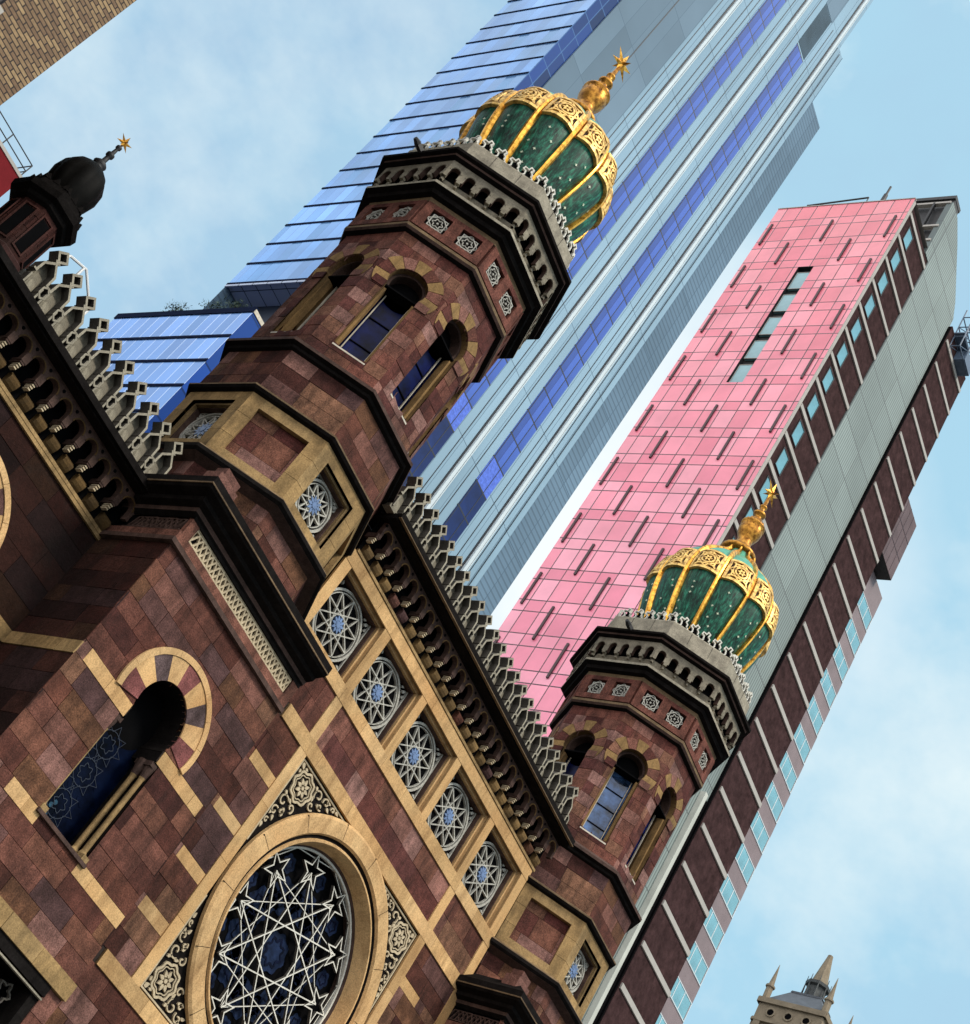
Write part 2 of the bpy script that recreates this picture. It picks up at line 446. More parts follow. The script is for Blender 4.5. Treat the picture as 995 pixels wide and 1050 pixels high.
# ---- buff bands on the front wall
mb = MB()
B0, B1 = -.03, .035
bandblocks(mb, F0, 18.1, 29.05, 17.55, 17.88, B0, B1 + .01, 0)
bandblocks(mb, F0, 18.1, 29.05, 19.60, 19.92, B0, B1 + .01, 0, 1.6)
DIV = [(18.08, 18.38), (20.2, 20.5), (22.31, 22.58), (24.43, 24.68), (26.58, 26.85), (28.74, 29.05)]
for a, b in DIV: bandblocks(mb, F0, a, b, 17.88, 19.60, B0, B1, 0, 2.5, True)
RX0, RX1, RZ0, RZ1 = 20.2, 26.92, 9.98, 16.47
bandblocks(mb, F0, RX0, RX0 + .3, 10.31, 16.12, B0, B1, 0, 1.4, True)
bandblocks(mb, F0, RX1 - .3, RX1, 10.31, 16.12, B0, B1, 0, 1.4, True)
bandblocks(mb, F0, RX0, RX0 + .3, 16.47, 17.55, B0, B1, 0, 1.4, True)
bandblocks(mb, F0, RX1 - .3, RX1, 16.47, 17.55, B0, B1, 0, 1.4, True)
bandblocks(mb, F0, 19.3, 28.75, 16.12, 16.47, B0, B1 + .006, 0, 1.5)
bandblocks(mb, F0, 19.3, 28.75, 9.98, 10.31, B0, B1 + .006, 0, 1.5)
bandblocks(mb, F0, 28.75, 29.05, 8, 17.55, B0, B1, 0, 1.4, True)
mb.build('stone_band', ['gold'], front)

# ---- rose window
RCX, RCZ, RR = 23.565, 13.22, 2.98
mb = MB()
mb.discprof(F0, RCX, RCZ, [(RR + .02, -.03), (RR + .02, .06), (RR - .05, .10), (RR - .38, .10), (RR - .42, .04)], 72, 0)
mb.discprof(F0, RCX, RCZ, [(RR - .42, .04), (RR - .46, -.01), (RR - .50, .0)], 72, 1)
mb.discprof(F0, RCX, RCZ, [(RR - .50, .0), (RR - .53, .05), (RR - .57, .05), (RR - .62, -.08), (RR - .69, -.30)], 72, 0)
mb.discprof(F0, RCX, RCZ, [(RR - .69, -.30), (RR - .73, -.34), (RR - .73, -.62)], 72, 2)
for i in range(14):
    a = 2 * PI * i / 14 + .1
    mb.ribbon(F0, [(RCX + r * math.cos(a), RCZ + r * math.sin(a)) for r in (RR - .37, RR)], .012, .06, .1015, 1)
rose = mb.build('rose_window', ['gold', 'soot_shade', 'soot_shade_brown'], root)
mb = MB()
TR = RR - .73
mb.discprof(F0, RCX, RCZ, [(TR, -.46), (TR, -.36), (TR - .05, -.36), (TR - .05, -.46)], 60, 0)
TC0, TC1 = -.50, -.40
TC0 = -.46
star_chords(mb, F0, RCX, RCZ, TR * .80, 10, 4, .029, TC0, TC1, 0, PI / 2 + PI / 10, 1)
star_chords(mb, F0, RCX, RCZ, TR * .80, 10, 3, .02, TC0, TC1 - .02, 0, PI / 2 + PI / 10, 1)
star_chords(mb, F0, RCX, RCZ, TR * .985, 10, 1, .022, TC0, TC1 - .02, 0, PI / 2, 1)
for i in range(10):
    a = PI / 2 + PI / 10 + 2 * PI * i / 10
    star_outline(mb, F0, RCX + TR * .81 * math.cos(a), RCZ + TR * .81 * math.sin(a), TR * .17, TR * .070, 5, .030, TC0, TC1 + .016, 0, a, 1)
mb.build('rose_tracery', ['trac', 'greyd'], rose)  # side faces take dark grey, shade put into the tracery colour
mb = MB()
mb.discprof(F0, RCX, RCZ, [(TR + .05, -.60), (0.001, -.60)], 60, 0)
G = Fr((0, FY, 0), (1, 0, 0), (0, -1, 0))
for i in range(10):
    for rr, sz, of in ((.52, .17, 0), (.50, .12, PI / 10), (.82, .09, 0)):
        a = PI / 2 + 2 * PI * i / 10 + of
        x, z = RCX + TR * rr * math.cos(a), RCZ + TR * rr * math.sin(a)
        pts = lobed(x, z, TR * sz, TR * sz * .12, 6, 24)
        mb.prism(F0, pts, -.60, -.585, 1)
        mb.ribbon(F0, lobed(x, z, TR * sz * .55, TR * sz * .1, 5, 20), .03, -.60, -.575, 2, closed=True)
mb.prism(F0, lobed(RCX, RCZ, TR * .19, TR * .015, 8, 40), -.60, -.57, 1)
mb.ribbon(F0, lobed(RCX, RCZ, TR * .12, TR * .02, 8, 40), .05, -.58, -.56, 2, closed=True)
M['rosepane'] = plain_mat('blue_rose_pane', (.008, .015, .040), .5, spec=.08, var=.8, scale=4)
M['rosepane2'] = plain_mat('dark_rose_pane', (.0015, .003, .014), .5, spec=.08, var=.8, scale=6)
mb.build('rose_glass', ['black', 'rosepane', 'rosepane2'], rose)
# spandrels with carved arabesques
for sx in (-1, 1):
    for sz in (-1, 1):
        mb = MB()
        X, Z = RCX + sx * 3.06, RCZ + sz * 2.9
        # local: corner at (0,0), going inward (a>0,b>0)
        S = Fr(F0.p(X, Z, 0), (-sx, 0, 0), (0, -1, 0), (0, 0, -sz))
        arc = []
        for j in range(13):
            g = PI * .5 * j / 12
            arc.append((3.06 - (RR + .0) * math.sin(g), 2.9 - (RR + .0) * math.cos(g)))
        poly = [(0, 0)] + [q for q in arc if q[0] >= -.01 and q[1] >= -.01]
        poly = [(max(0, a), max(0, b)) for a, b in poly]
        mb.prism(S, poly, -.10, -.06, 0)
        rim = [(.05, .05), (1.75, .05)] 
        c0, c1 = -.06, -.02
        mb.ribbon(S, [(.06, 2.2), (.06, .06), (2.2, .06)], .035, c0, c1, 1)
        ctr = (.50, .48)
        mb.ribbon(S, lobed(*ctr, .33, .025, 8, 40), .05, c0, c1, 1, closed=True)
        mb.ribbon(S, lobed(*ctr, .255, .02, 8, 40), .022, c0, c1 - .01, 1, closed=True)
        for i in range(8):
            a = 2 * PI * i / 8
            leaf(mb, S, ctr[0] + .14 * math.cos(a), ctr[1] + .14 * math.sin(a), .15, .085, a, c0, c1, 1)
        mb.prism(S, circ(*ctr, .045, 10), c0, c1 + .005, 1)
        for sw in (0, 1):
            def q(a, b): return (a, b) if not sw else (b, a)
            sg = -1 if sw else 1
            for cx_, cz_, r_, a_ in ((1.02, .26, .16, 2.2), (1.32, .20, .12, 2.6), (1.60, .16, .07, 2.6), (.98, .55, .11, .4), (1.22, .38, .08, .5)):
                pts = [q(*p_) for p_ in spiral(cx_, cz_, r_, a_, .95)]
                mb.ribbon(S, pts, .032, c0, c1, 1)
            for cx_, cz_, a_ in ((.86, .2, .8), (1.16, .42, .5), (1.46, .27, .4), (.90, .42, 1.2), (1.75, .12, .2), (1.40, .14, -.2)):
                p_ = q(cx_, cz_); leaf(mb, S, p_[0], p_[1], .14, .07, a_ if not sw else PI / 2 - a_, c0, c1, 1)
        leaf(mb, S, .16, .16, .16, .1, PI / 4, c0, c1, 1); leaf(mb, S, .15, .30, .1, .06, PI / 2, c0, c1, 1); leaf(mb, S, .30, .15, .1, .06, 0, c0, c1, 1)
        mb.build('carved_spandrel', ['soot_shade', 'carve'], rose)

# ---- roundel windows (shared geometry)
def roundel_geometry(w, h):
    """recessed square opening with a ten pointed star window; frame origin at opening centre"""
    f = Fr((0, 0, 0), (1, 0, 0), (0, -1, 0))
    a = MB(); d = .34
    hw, hh = w / 2, h / 2
    for p0, p1 in (((-hw, -hh), (hw, -hh)), ((hw, -hh), (hw, hh)), ((hw, hh), (-hw, hh)), ((-hw, hh), (-hw, -hh))):
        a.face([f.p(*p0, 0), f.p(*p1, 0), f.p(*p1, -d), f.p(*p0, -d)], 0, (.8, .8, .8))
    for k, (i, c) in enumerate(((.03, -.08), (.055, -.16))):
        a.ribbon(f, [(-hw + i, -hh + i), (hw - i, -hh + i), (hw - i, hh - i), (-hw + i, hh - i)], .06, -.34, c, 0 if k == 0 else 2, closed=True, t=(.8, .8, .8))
    a.face([f.p(-hw, -hh, -d), f.p(hw, -hh, -d), f.p(hw, hh, -d), f.p(-hw, hh, -d)], 1)
    b = MB(); R = min(hw, hh) - .085
    b.ribbon(f, circ(0, 0, R, 40), .055, -.34, -.27, 0, closed=True)
    b.ribbon(f, circ(0, 0, R - .075, 40), .022, -.34, -.28, 0, closed=True)
    star_chords(b, f, 0, 0, R - .07, 10, 4, .030, -.34, -.285, 0)
    e = R + .02
    b.ribbon(f, [(-e, -e), (e, -e), (e, e), (-e, e)], .03, -.34, -.28, 0, closed=True)
    for sx in (-1, 1):
        for sz in (-1, 1):
            an = math.atan2(sz, sx)
            leaf(b, f, sx * e * .86, sz * e * .86, .15, .08, an, -.34, -.29, 0)
            leaf(b, f, sx * e * .92, sz * e * .72, .12, .05, an + .5, -.34, -.29, 0)
            leaf(b, f, sx * e * .72, sz * e * .92, .12, .05, an - .5, -.34, -.29, 0)
    g = MB()
    for i in range(10):
        an = PI / 2 + 2 * PI * i / 10
        leaf(g, f, .125 * math.cos(an), .125 * math.sin(an), .17, .075, an, -.335, -.26, 0)
    g.prism(f, circ(0, 0, .07, 12), -.335, -.25, 0)
    return a, b, g
ra, rb, rg = roundel_geometry(1.81, 1.72)
for i in range(5):
    cx = (DIV[i][1] + DIV[i + 1][0]) / 2
    if i == 0:
        r0 = ra.build('roundel_window', ['gold', 'black', 'soot_shade_brown'], root, (cx, FY, 18.74))
        rb.build('tracery', ['tracg'], r0, (cx, FY, 18.74)); rg.build('centre_pane', ['bluepetal'], r0, (cx, FY, 18.74))
    else:
        copy_part(r0, root, Vector((cx, FY, 18.74)) - WORLD[root.name])
# wall behind roundels is open to the roundels' own backs; fill nothing else

# ---- corbel table, cornice and merlons
def corbel_table(fr, x0, x1, n, zb, zt, parent, name='corbel_table', dark=False):
    mb = MB()
    h = zt - zb
    p = (x1 - x0) / n
    mb.face([fr.p(x0, zb, .01), fr.p(x1, zb, .01), fr.p(x1, zt, .01), fr.p(x0, zt, .01)], 1)  # black backing paints the shade behind the arches
    mb.box(fr, x0, x1, zb - .02, zb + .05, 0, .07, 0)
    for i in range(n):
        a = x0 + i * p
        t = jit((.3, .27, .22), .3) if dark else jit((.62, .58, .52), .3)  # corbel tones lowered to put the table's shadow into the stone
        k = 0 if random.random() < .75 else 2
        tt = t if k == 0 else jit(random.choice(PAL_RED), .2)
        cp = [(0, .05), (.06, .05), (.11, .09), (.15, .15), (.165, .21), (.16, .25), (.11, .27), (.11, .30), (0, .30)]
        w0, w1 = a + p * .22, a + p * .78
        for (q0, b0), (q1, b1) in zip(cp, cp[1:]):
            mb.face([fr.p(w0, zb + b0, q0), fr.p(w1, zb + b0, q0), fr.p(w1, zb + b1, q1), fr.p(w0, zb + b1, q1)], k, tt)
        for w_ in (w0, w1): mb.face([fr.p(w_, zb + b0, q0) for q0, b0 in cp], k, tt)
        # pendant between the arches with its small turned shaft
        mb.box(fr, a - .055, a + .055, zb + .40, zb + .52, 0, .33, 3)
        for j in range(3):
            mb.box(fr, a - .035, a + .035, zb + .27 + .045 * j, zb + .27 + .045 * j + .03, .12, .27 + .02 * j, 4)
    comb_plate(mb, fr, x0, x1, n, zb + .44, zb + h * .70, zt + .01, p * .34, .20, .34, 3, ms=3)
    for i in range(n):
        c = x0 + (i + .5) * p
        mb.ribbon(fr, [(c + p * .37 * math.cos(g), zb + h * .70 + p * .37 * math.sin(g)) for g in [PI * j / 8 for j in range(9)]], .026, .33, .352, 5, t=(.3, .26, .22) if dark else (.6, .52, .45))
        mb.prism(fr, circ(c - p / 2, zt - .10, .035, 8), .33, .35, 1)
    return mb.build(name, ['gold2', 'black', 'red', 'soot_shade_brown', 'carve', 'gold2'], parent)
corbel_table(F0, 18.2, 29.1, 23, 19.95, 20.86, root)
mb = MB()
mb.box(F0, 18.05, 29.1, 20.86, 20.94, -.3, .62, 0)
mb.box(F0, 18.05, 29.1, 20.94, 21.02, -.3, .68, 0)
mb.box(F0, 18.05, 29.1, 20.90, 21.06, .68, .72, 0); mb.box(F0, 18.05, 29.1, 20.885, 20.905, .66, .735, 1)
mb.box(F0, 18.05, 29.1, 20.84, 20.86, .34, .40, 0)
mb.build('cornice', ['soot_shade', 'tan'], root)

def merlon_geometry():
    f = Fr((0, 0, 0), (1, 0, 0), (0, -1, 0)); b = MB(); p = .4705
    w = .045; d0 = -.26
    hw = .165
    b.prism(f, [(-hw, 0), (hw, 0), (hw, .60), (0, .80), (-hw, .60)], d0 - .06, -.20, 0, back=True)
    # rounded lower stone inside the niche
    for i in range(8):
        a0, a1 = PI * i / 8, PI * (i + 1) / 8
        q = [f.p(-.135 * math.cos(a0), 0, -.195 + .14 * math.sin(a0)), f.p(-.135 * math.cos(a1), 0, -.195 + .14 * math.sin(a1)), f.p(-.135 * math.cos(a1), .50, -.195 + .03 * math.sin(a1)), f.p(-.135 * math.cos(a0), .50, -.195 + .03 * math.sin(a0))]
        b.face(q, 0)
    # moulded outline: up from the base, shoulders, crossing at the neck, lozenge on top
    for s in (-1, 1):
        b.ribbon(f, [(s * (hw + .01), .38), (s * hw, .62), (-s * .022, .835), (-s * .05, .865)], w, d0, .002 * s, 1, ms=2)  # outline sides in darker stone, shade put into their colour
        b.ribbon(f, [(s * (hw + .01), .40), (s * p / 2, .40)], w * .8, d0 + .1, -.003, 1, ms=2)
        b.ribbon(f, [(s * (hw + .012), 0), (s * (hw + .012), .30)], w * .8, d0 + .05, -.006, 1, ms=2)
    b.ribbon(f, [(0, .86), (.125, .99), (0, 1.12), (-.125, .99)], w, d0, .004, 1, closed=True, ms=2)
    b.prism(f, [(0, .88), (.11, .99), (0, 1.10), (-.11, .99)], d0, -.16, 2)
    # hexagonal link to the neighbour
    b.ribbon(f, [(p / 2 + x, .27 + z) for x, z in ((0, .13), (.075, .065), (.075, -.065), (0, -.13), (-.075, -.065), (-.075, .065))][::-1], .036, -.22, 0.0, 1, closed=True, ms=2)
    b.box(f, -p / 2, p / 2, -.06, .03, d0, -.04, 0); b.box(f, -p / 2, p / 2, .03, .34, d0 - .02, -.205, 2)
    return b
mg = merlon_geometry()
for i in range(23):
    if i == 0: m0 = mg.build('merlon', ['greym', 'grey', 'greyd'], root, (18.04, 21.9, 21.06))
    else: copy_part(m0, root, Vector((18.04 + .4705 * i, 21.9, 21.06)) - WORLD[root.name])

# ================================================================== towers
def of(k, a, z=0):
    """frame of octagon face k (0 = street side, turning counter-clockwise seen from above)"""
    g = -PI / 2 + k * PI / 4
    n = Vector((math.cos(g), math.sin(g), 0)); u = Vector((-math.sin(g), math.cos(g), 0))
    return Fr(n * a + Vector((0, 0, z)), u, n)

LA, LZ0, LZ1 = 2.05, 21.35, 25.62
SPR, ARC, AR, JW = 24.10, 24.30, .455, .405
def lant_op(z):
    if z < 21.85 or z > ARC + AR: return 0
    h = math.sqrt(max(0, AR * AR - (z - ARC) ** 2)) if z > ARC - AR else 0
    return max(h, JW if z < SPR else 0)

def make_tower():
    org = (AX1, AY, 0)
    mb = MB()
    # octagon above the base
    for k in range(8):
        f = of(k, 2.08); ashlar(mb, f, -2.08 * T8, 2.08 * T8, 15.9, 17.62, .43, .75, PAL_RED)
        f = of(k, 2.14); h = 2.14 * T8
        if k % 2 == 1:
            ashlar(mb, f.moved(0, 0, -.10), -h, h, 17.85, 19.7, .6, .9, PAL_PINK)
        f = of(k, 2.16); ashlar(mb, f, -2.16 * T8, 2.16 * T8, 19.80, 21.02, .41, .75, PAL_RED)
        f = of(k, LA); ashlar(mb, f, -LA * T8, LA * T8, LZ0, LZ1, .36, .5, PAL_PINK, op=lant_op)
        f = of(k, 2.08); mb.face([f.p(-.88, 25.6, 0), f.p(.88, 25.6, 0), f.p(.88, 26.8, 0), f.p(-.88, 26.8, 0)], 1)
    mb.octring([(2.0, 26.8), (.1, 26.8)], 1); mb.octring([(1.9, 17.7), (.1, 17.7)], 1)
    tw = mb.build('tower', ['red', 'mortar'], root, org, weld=False)
    # mouldings
    MO = [MB() for _ in range(6)]
    mb = MO[0]
    mb.octring([(2.06, 17.55), (2.30, 17.66), (2.36, 17.72), (2.36, 17.80)], [1, 0, 0]); mb.octring([(2.36, 17.80), (2.30, 17.86), (2.1, 17.9)], 2)
    mb = MO[4]
    mb.octring([(2.1, 19.60), (2.26, 19.66), (2.30, 19.72), (2.30, 19.76), (2.16, 19.84)], [0, 0, 2, 2])
    mb = MO[1]
    mb.octring([(2.14, 21.0), (2.24, 21.04), (2.26, 21.10), (2.36, 21.14)], 0); mb.octring([(2.36, 21.14), (2.36, 21.22), (2.12, 21.40), (2.04, 21.42)], 1)
    mb = MO[2]
    mb.octring([(2.04, 25.58), (2.16, 25.62), (2.20, 25.68), (2.20, 25.76), (2.09, 25.80)], [0, 1, 2, 1])
    mb = MO[3]
    mb.octring([(2.09, 26.62), (2.16, 26.66), (2.18, 26.78), (2.30, 26.82), (2.33, 26.92), (2.46, 26.98)], [1, 2, 0, 0, 0])
    mb.octring([(2.46, 26.98), (2.46, 27.06), (2.30, 27.12), (2.2, 27.12)], [3, 3, 3])
    for mb in MO: mb.build('moulding', ['soot_shade', 'soot_shade_brown', 'tan', 'grey'], tw, org)
    # panel stage: buff frames
    mb = MB()
    for k in range(8):
        f = of(k, 2.17); h = 2.17 * T8
        for a, b in ((-h, -.60), (.60, h)): bandblocks(mb, f, a, b, 17.88, 19.62, -.12, 0, 0, .6, True)
        bandblocks(mb, f, -.60, .60, 17.88, 18.13, -.12, .003, 0, 1.5); bandblocks(mb, f, -.60, .60, 19.36, 19.62, -.12, .003, 0, 1.5)
        mb.ribbon(f, [(-h + .08, 17.93), (h - .08, 17.93)], .05, 0, .03, 0)
    mb.build('panel_frame', ['gold2'], tw, org)
    a, b, g = roundel_geometry(1.2, 1.23)
    for j, k in enumerate((0, 2, 4, 6)):
        if j == 0:
            a2 = MB(); a2.v, a2.f, a2.m, a2.t = a.v, a.f, a.m, a.t
            for q in b.f: pass
            n0 = len(a2.v); a2.v = a.v + b.v; a2.f = a.f + [[i + n0 for i in q] for q in b.f]; a2.m = a.m + [x + 3 for x in b.m]; a2.t = a.t + b.t
            n0 = len(a2.v); a2.v = a2.v + g.v; a2.f = a2.f + [[i + n0 for i in q] for q in g.f]; a2.m = a2.m + [x + 4 for x in g.m]; a2.t = a2.t + g.t
            a2.v = [(x, y - 2.17, z + 18.745) for x, y, z in a2.v]
            r_ = a2.build('roundel_window', ['gold2', 'black', 'soot_shade_brown', 'tracg', 'bluepetal'], tw, org)
        else: copy_part(r_, tw, (0, 0, 0), k * PI / 4)
    # lantern windows
    def lant_window(pale):
        f = of(0, LA); m = MB(); d = -.42
        out = [(-JW, 21.85), (-JW, SPR)]
        ang0 = math.atan2(SPR - ARC, -JW) % (2 * PI)
        a_end = math.atan2(SPR - ARC, JW)
        out += [(AR * math.cos(g), ARC + AR * math.sin(g)) for g in [ang0 + (a_end - ang0) * i / 18 for i in range(19)]]
        out += [(JW, SPR), (JW, 21.85)]
        for p, q in zip(out, out[1:]):
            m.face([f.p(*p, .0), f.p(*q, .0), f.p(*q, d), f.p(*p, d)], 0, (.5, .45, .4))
        # voussoirs
        n = 9
        for i in range(n):
            g0, g1 = math.radians(-28) + math.radians(236) * i / n, math.radians(-28) + math.radians(236) * (i + 1) / n
            gold_ = i % 2 == 0
            r1 = .775 + (.03 if gold_ else 0)
            m.sector(f, 0, ARC, AR, r1, g0 + .012, g1 - .012, -.03, .022, 1 if gold_ else 2, jit((.80, .74, .66), .2) if gold_ else jit(random.choice(PAL_PINK), .2))
        # imposts
        for s in (-1, 1):
            m.box(f, s * JW if s > 0 else -.70, .70 if s > 0 else -JW, SPR - .22, SPR - .01, -.03, .026, 2, jit(PAL_PINK[5 if s < 0 else 2]))
            m.box(f, s * .365 - .032, s * .365 + .032, 21.9, SPR - .1, -.30, -.12, 0, (.75, .68, .6))
            m.box(f, s * .29 - .011, s * .29 + .011, 21.9, SPR - .05, -.40, -.36, 5)
        # inner arch moulding, dark head and glass
        m.ribbon(f, [(.42 * math.cos(g), ARC + .42 * math.sin(g)) for g in [math.radians(-25 + 230 * i / 20) for i in range(21)]], .07, -.42, -.16, 4)
        m.prism(f, circ(0, ARC, .475, 24), -.46, -.42, 3)
        m.box(f, -.42, .42, SPR - .04, SPR, -.40, -.10, 3)
        m.face([f.p(-.42, 21.85, -.42), f.p(.42, 21.85, -.42), f.p(.42, SPR, -.42), f.p(-.42, SPR, -.42)], 6)
        for z in ((22.35, 22.95, 23.5) if pale else (22.5, 23.3)): m.box(f, -.28, .28, z, z + .025, -.42, -.395, 3)
        m.box(f, -JW, JW, 21.83, 21.87, -.42, -.0, 5); m.box(f, -.40, .40, 21.87, 21.92, -.42, -.36, 5)
        return m
    w0 = lant_window(False).build('arch_window', ['gold2', 'gold2', 'red', 'black', 'soot_shade_brown', 'bars', 'lantglass'], tw, org)
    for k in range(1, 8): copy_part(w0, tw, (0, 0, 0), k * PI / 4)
    # frieze of square star panels
    f = of(0, 2.10); mb = MB()
    mb.box(f, -.27, .27, 25.97, 26.51, -.02, .005, 0)
    for q in (0, PI / 4):
        pts = [(.262 * math.cos(q + PI / 4 + PI / 2 * i), 26.24 + .262 * math.sin(q + PI / 4 + PI / 2 * i)) for i in range(4)]
        mb.ribbon(f, pts, .026, .005, .045 + q * .004, 1, closed=True)
    mb.ribbon(f, lobed(0, 26.24, .115, .025, 6, 24), .020, .005, .04, 1, closed=True); mb.prism(f, circ(0, 26.24, .028, 8), .005, .045, 1)
    mb.v = [(x - .40, y, z) for x, y, z in mb.v]
    p0 = mb.build('star_panel', ['soot_shade', 'tracg'], tw, org)
    for k in range(8):
        for s in (0, 1):
            if k == 0 and s == 0: continue
            g = k * PI / 4; off = .80 * s
            copy_part(p0, tw, (off * math.cos(g), off * math.sin(g), 0), g)
    mb = MB()
    for k in range(8):
        f = of(k, 2.10); h = 2.10 * T8
        for a_, b_ in ((-h, -.66), (-.14, .14), (.66, h)): mb.box(f, a_, b_, 25.80, 26.64, -.02, .10, 0, jit(PAL_PINK[1]))
        for s in (-.40, .40):
            mb.box(f, s - .26, s + .26, 25.80, 25.98, -.02, .10, 0, jit(PAL_PINK[1])); mb.box(f, s - .26, s + .26, 26.50, 26.64, -.02, .10, 0, jit(PAL_PINK[3]))
    mb.build('frieze', ['red'], tw, org)
    # corbel band and cornice
    mb = MB()
    for k in range(8):
        f = of(k, 2.24); h = 2.24 * T8
        mb.face([f.p(-h, 27.1, 0), f.p(h, 27.1, 0), f.p(h, 27.42, 0), f.p(-h, 27.42, 0)], 0); mb.face([f.p(-h, 27.42, -.06), f.p(h, 27.42, -.06), f.p(h, 27.95, -.06), f.p(-h, 27.95, -.06)], 3)  # black strip paints the arches' shadow onto the back wall
        f = of(k, 2.24)
        H = 2.44 * T8
        comb_plate(mb, f, -H, H, 5, 27.40, 27.60, 27.92, .115, .07, .20, 0, ms=1)
        for i in range(6):
            x = -H + 2 * H * i / 5
            xx = max(-H + .04, min(H - .04, x))
            mb.box(f, xx - .05, xx + .05, 27.33, 27.42, .10, .21, 0); mb.box(f, xx - .03, xx + .03, 27.24, 27.34, .06, .14, 0)
            if 0 < i < 6:
                xc = -H + 2 * H * (i - .5) / 5
                mb.ribbon(f, [(xc + .14 * math.cos(t), 27.60 + .14 * math.sin(t)) for t in [PI * j / 8 for j in range(9)]], .028, .195, .215, 0)
    mb.octring([(2.44, 27.90), (2.56, 27.94), (2.57, 28.0), (2.66, 28.03), (2.67, 28.10), (2.60, 28.14)], [2, 1, 2, 2, 1, 1])
    mb.octring([(2.60, 28.14), (2.40, 28.20), (2.36, 28.24)], 1)
    mb.build('corbel_band', ['greym', 'soot_shade_brown', 'soot_shade', 'black'], tw, org)
    mb = MB()
    mb.octring([(2.36, 28.22), (2.34, 28.86), (2.30, 28.92), (1.7, 28.92)], 0)
    for k in range(8):
        f = of(k, 2.35)
        for x in (-.34, .36): mb.box(f, x - .006, x + .006, 28.26, 28.85, -.02, .004, 1)
    mb.build('parapet', ['grey', 'greyd'], tw, org)
    # curled cresting
    mb = MB()
    for k in range(8):
        f = of(k, 2.28); h = 2.28 * T8
        for i in range(5):
            x = -h + 2 * h * (i + .5) / 5
            c0, c1 = -.05, .03
            u = [(x - .17, 28.96), (x - .15, 28.90), (x - .05, 28.88), (x + .0, 28.95), (x - .02, 29.06), (x - .10, 29.10), (x - .08, 29.18), (x + .02, 29.16), (x + .05, 29.26), (x + .13, 29.22), (x + .10, 29.12), (x + .17, 29.06), (x + .17, 28.96)]
            mb.ribbon(f, u, .035, c0, c1, 0)
            mb.prism(f, [(x - .12, 28.92), (x - .02, 28.92), (x - .04, 29.06), (x - .10, 29.06)], c0, -.02, 1)
            mb.prism(f, [(x + .01, 28.92), (x + .16, 28.92), (x + .13, 29.06), (x + .06, 29.2), (x + .01, 29.12)], c0, -.02, 1)
    mb.build('cresting', ['trac', 'black'], tw, org)
    # ---- dome
    DO = (AX1 + .06, AY - .06, 0)
    prof = [(1.42, 28.9), (1.54, 29.3), (1.68, 29.75), (1.82, 30.2), (1.94, 30.65), (2.03, 31.1), (2.07, 31.55), (2.03, 32.0), (1.90, 32.45), (1.68, 32.82), (1.38, 33.13), (1.06, 33.40), (.80, 33.62), (.60, 33.86), (.50, 34.1)]
    NS = 12
    def prof_at(t):
        t = max(0, min(len(prof) - 1.001, t)); i = int(t); q = t - i
        # catmull-rom for roundness
        P = [prof[max(0, i - 1)], prof[i], prof[i + 1], prof[min(len(prof) - 1, i + 2)]]
        return tuple(.5 * (2 * P[1][d] + (P[2][d] - P[0][d]) * q + (2 * P[0][d] - 5 * P[1][d] + 4 * P[2][d] - P[3][d]) * q * q + (3 * P[1][d] - P[0][d] - 3 * P[2][d] + P[3][d]) * q ** 3) for d in (0, 1))
    class DomeFr:
        """maps (s across the lobe -1..1, t along the profile, c outwards) onto lobe k"""
        def __init__(s, k): s.g = -PI / 2 + (k + .5) * 2 * PI / NS
        def p(s, a, t, c):
            r, z = prof_at(t); r2, z2 = prof_at(t + .05); r1, z1 = prof_at(t - .05)
            tx, tz = r2 - r1, z2 - z1; L = math.hypot(tx, tz) or 1
            nr, nz = tz / L, -tx / L
            lob = 1.01 - .085 * (a * a) ; r = r * (lob + .015) * .965
            g = s.g + a * PI / NS
            return Vector(((r + nr * c) * math.cos(g), (r + nr * c) * math.sin(g), z + nz * c))
    mb = MB(); nt_ = 44
    for k in range(NS):
        f = DomeFr(k)
        for i in range(nt_):
            t0, t1 = 14 * i / nt_, 14 * (i + 1) / nt_
            for j in range(6):
                a0, a1 = -1 + j / 3, -1 + (j + 1) / 3
                mb.face([f.p(a0, t0, 0), f.p(a1, t0, 0), f.p(a1, t1, 0), f.p(a0, t1, 0)], 1 if t0 > 7.7 else 0)
    rnd = random.Random(4)
    for k in range(NS):
        f = DomeFr(k)
        for q in range(8):
            a, t = rnd.choice((-.5, 0, .5)) + rnd.uniform(-.15, .15), 1.1 + q * .54 + rnd.uniform(-.15, .15)
            r, z = prof_at(t); sx, sz = .046 / (r * PI / NS), .046 / .45
            pts = [(a + sx * (1 if i % 2 == 0 else .45) * math.cos(PI * i / 4), t + sz * (1 if i % 2 == 0 else .45) * math.sin(PI * i / 4)) for i in range(8)]
            mb.face([f.p(x, y, .02) for x, y in pts], 2)
    mb.build('dome', ['dome', 'verd', 'dot'], tw, DO, smooth=True)
    # ribs
    mb = MB(); f = DomeFr(0); n = 40
    ring = []
    for i in range(n + 1):
        t = 13.9 * i / n
        r, z = prof_at(t); w = .09 if r > 1 else .09 * max(.45, r)
        aw = w / (max(r, .3) * PI / NS)
        ring.append([f.p(1 - aw, t, -.03), f.p(1 - aw * .85, t, .10), f.p(1 - aw * .3, t, .14), f.p(1 + aw * .3, t, .14), f.p(1 + aw * .85, t, .10), f.p(1 + aw, t, -.03)])
    for A, B in zip(ring, ring[1:]):
        for j in range(5): mb.face([A[j], A[j + 1], B[j + 1], B[j]], 0)
    rib0 = mb.build('dome_rib', ['leaf'], tw, DO, smooth=False)
    for k in range(1, NS): copy_part(rib0, tw, rib0.location, k * 2 * PI / NS)
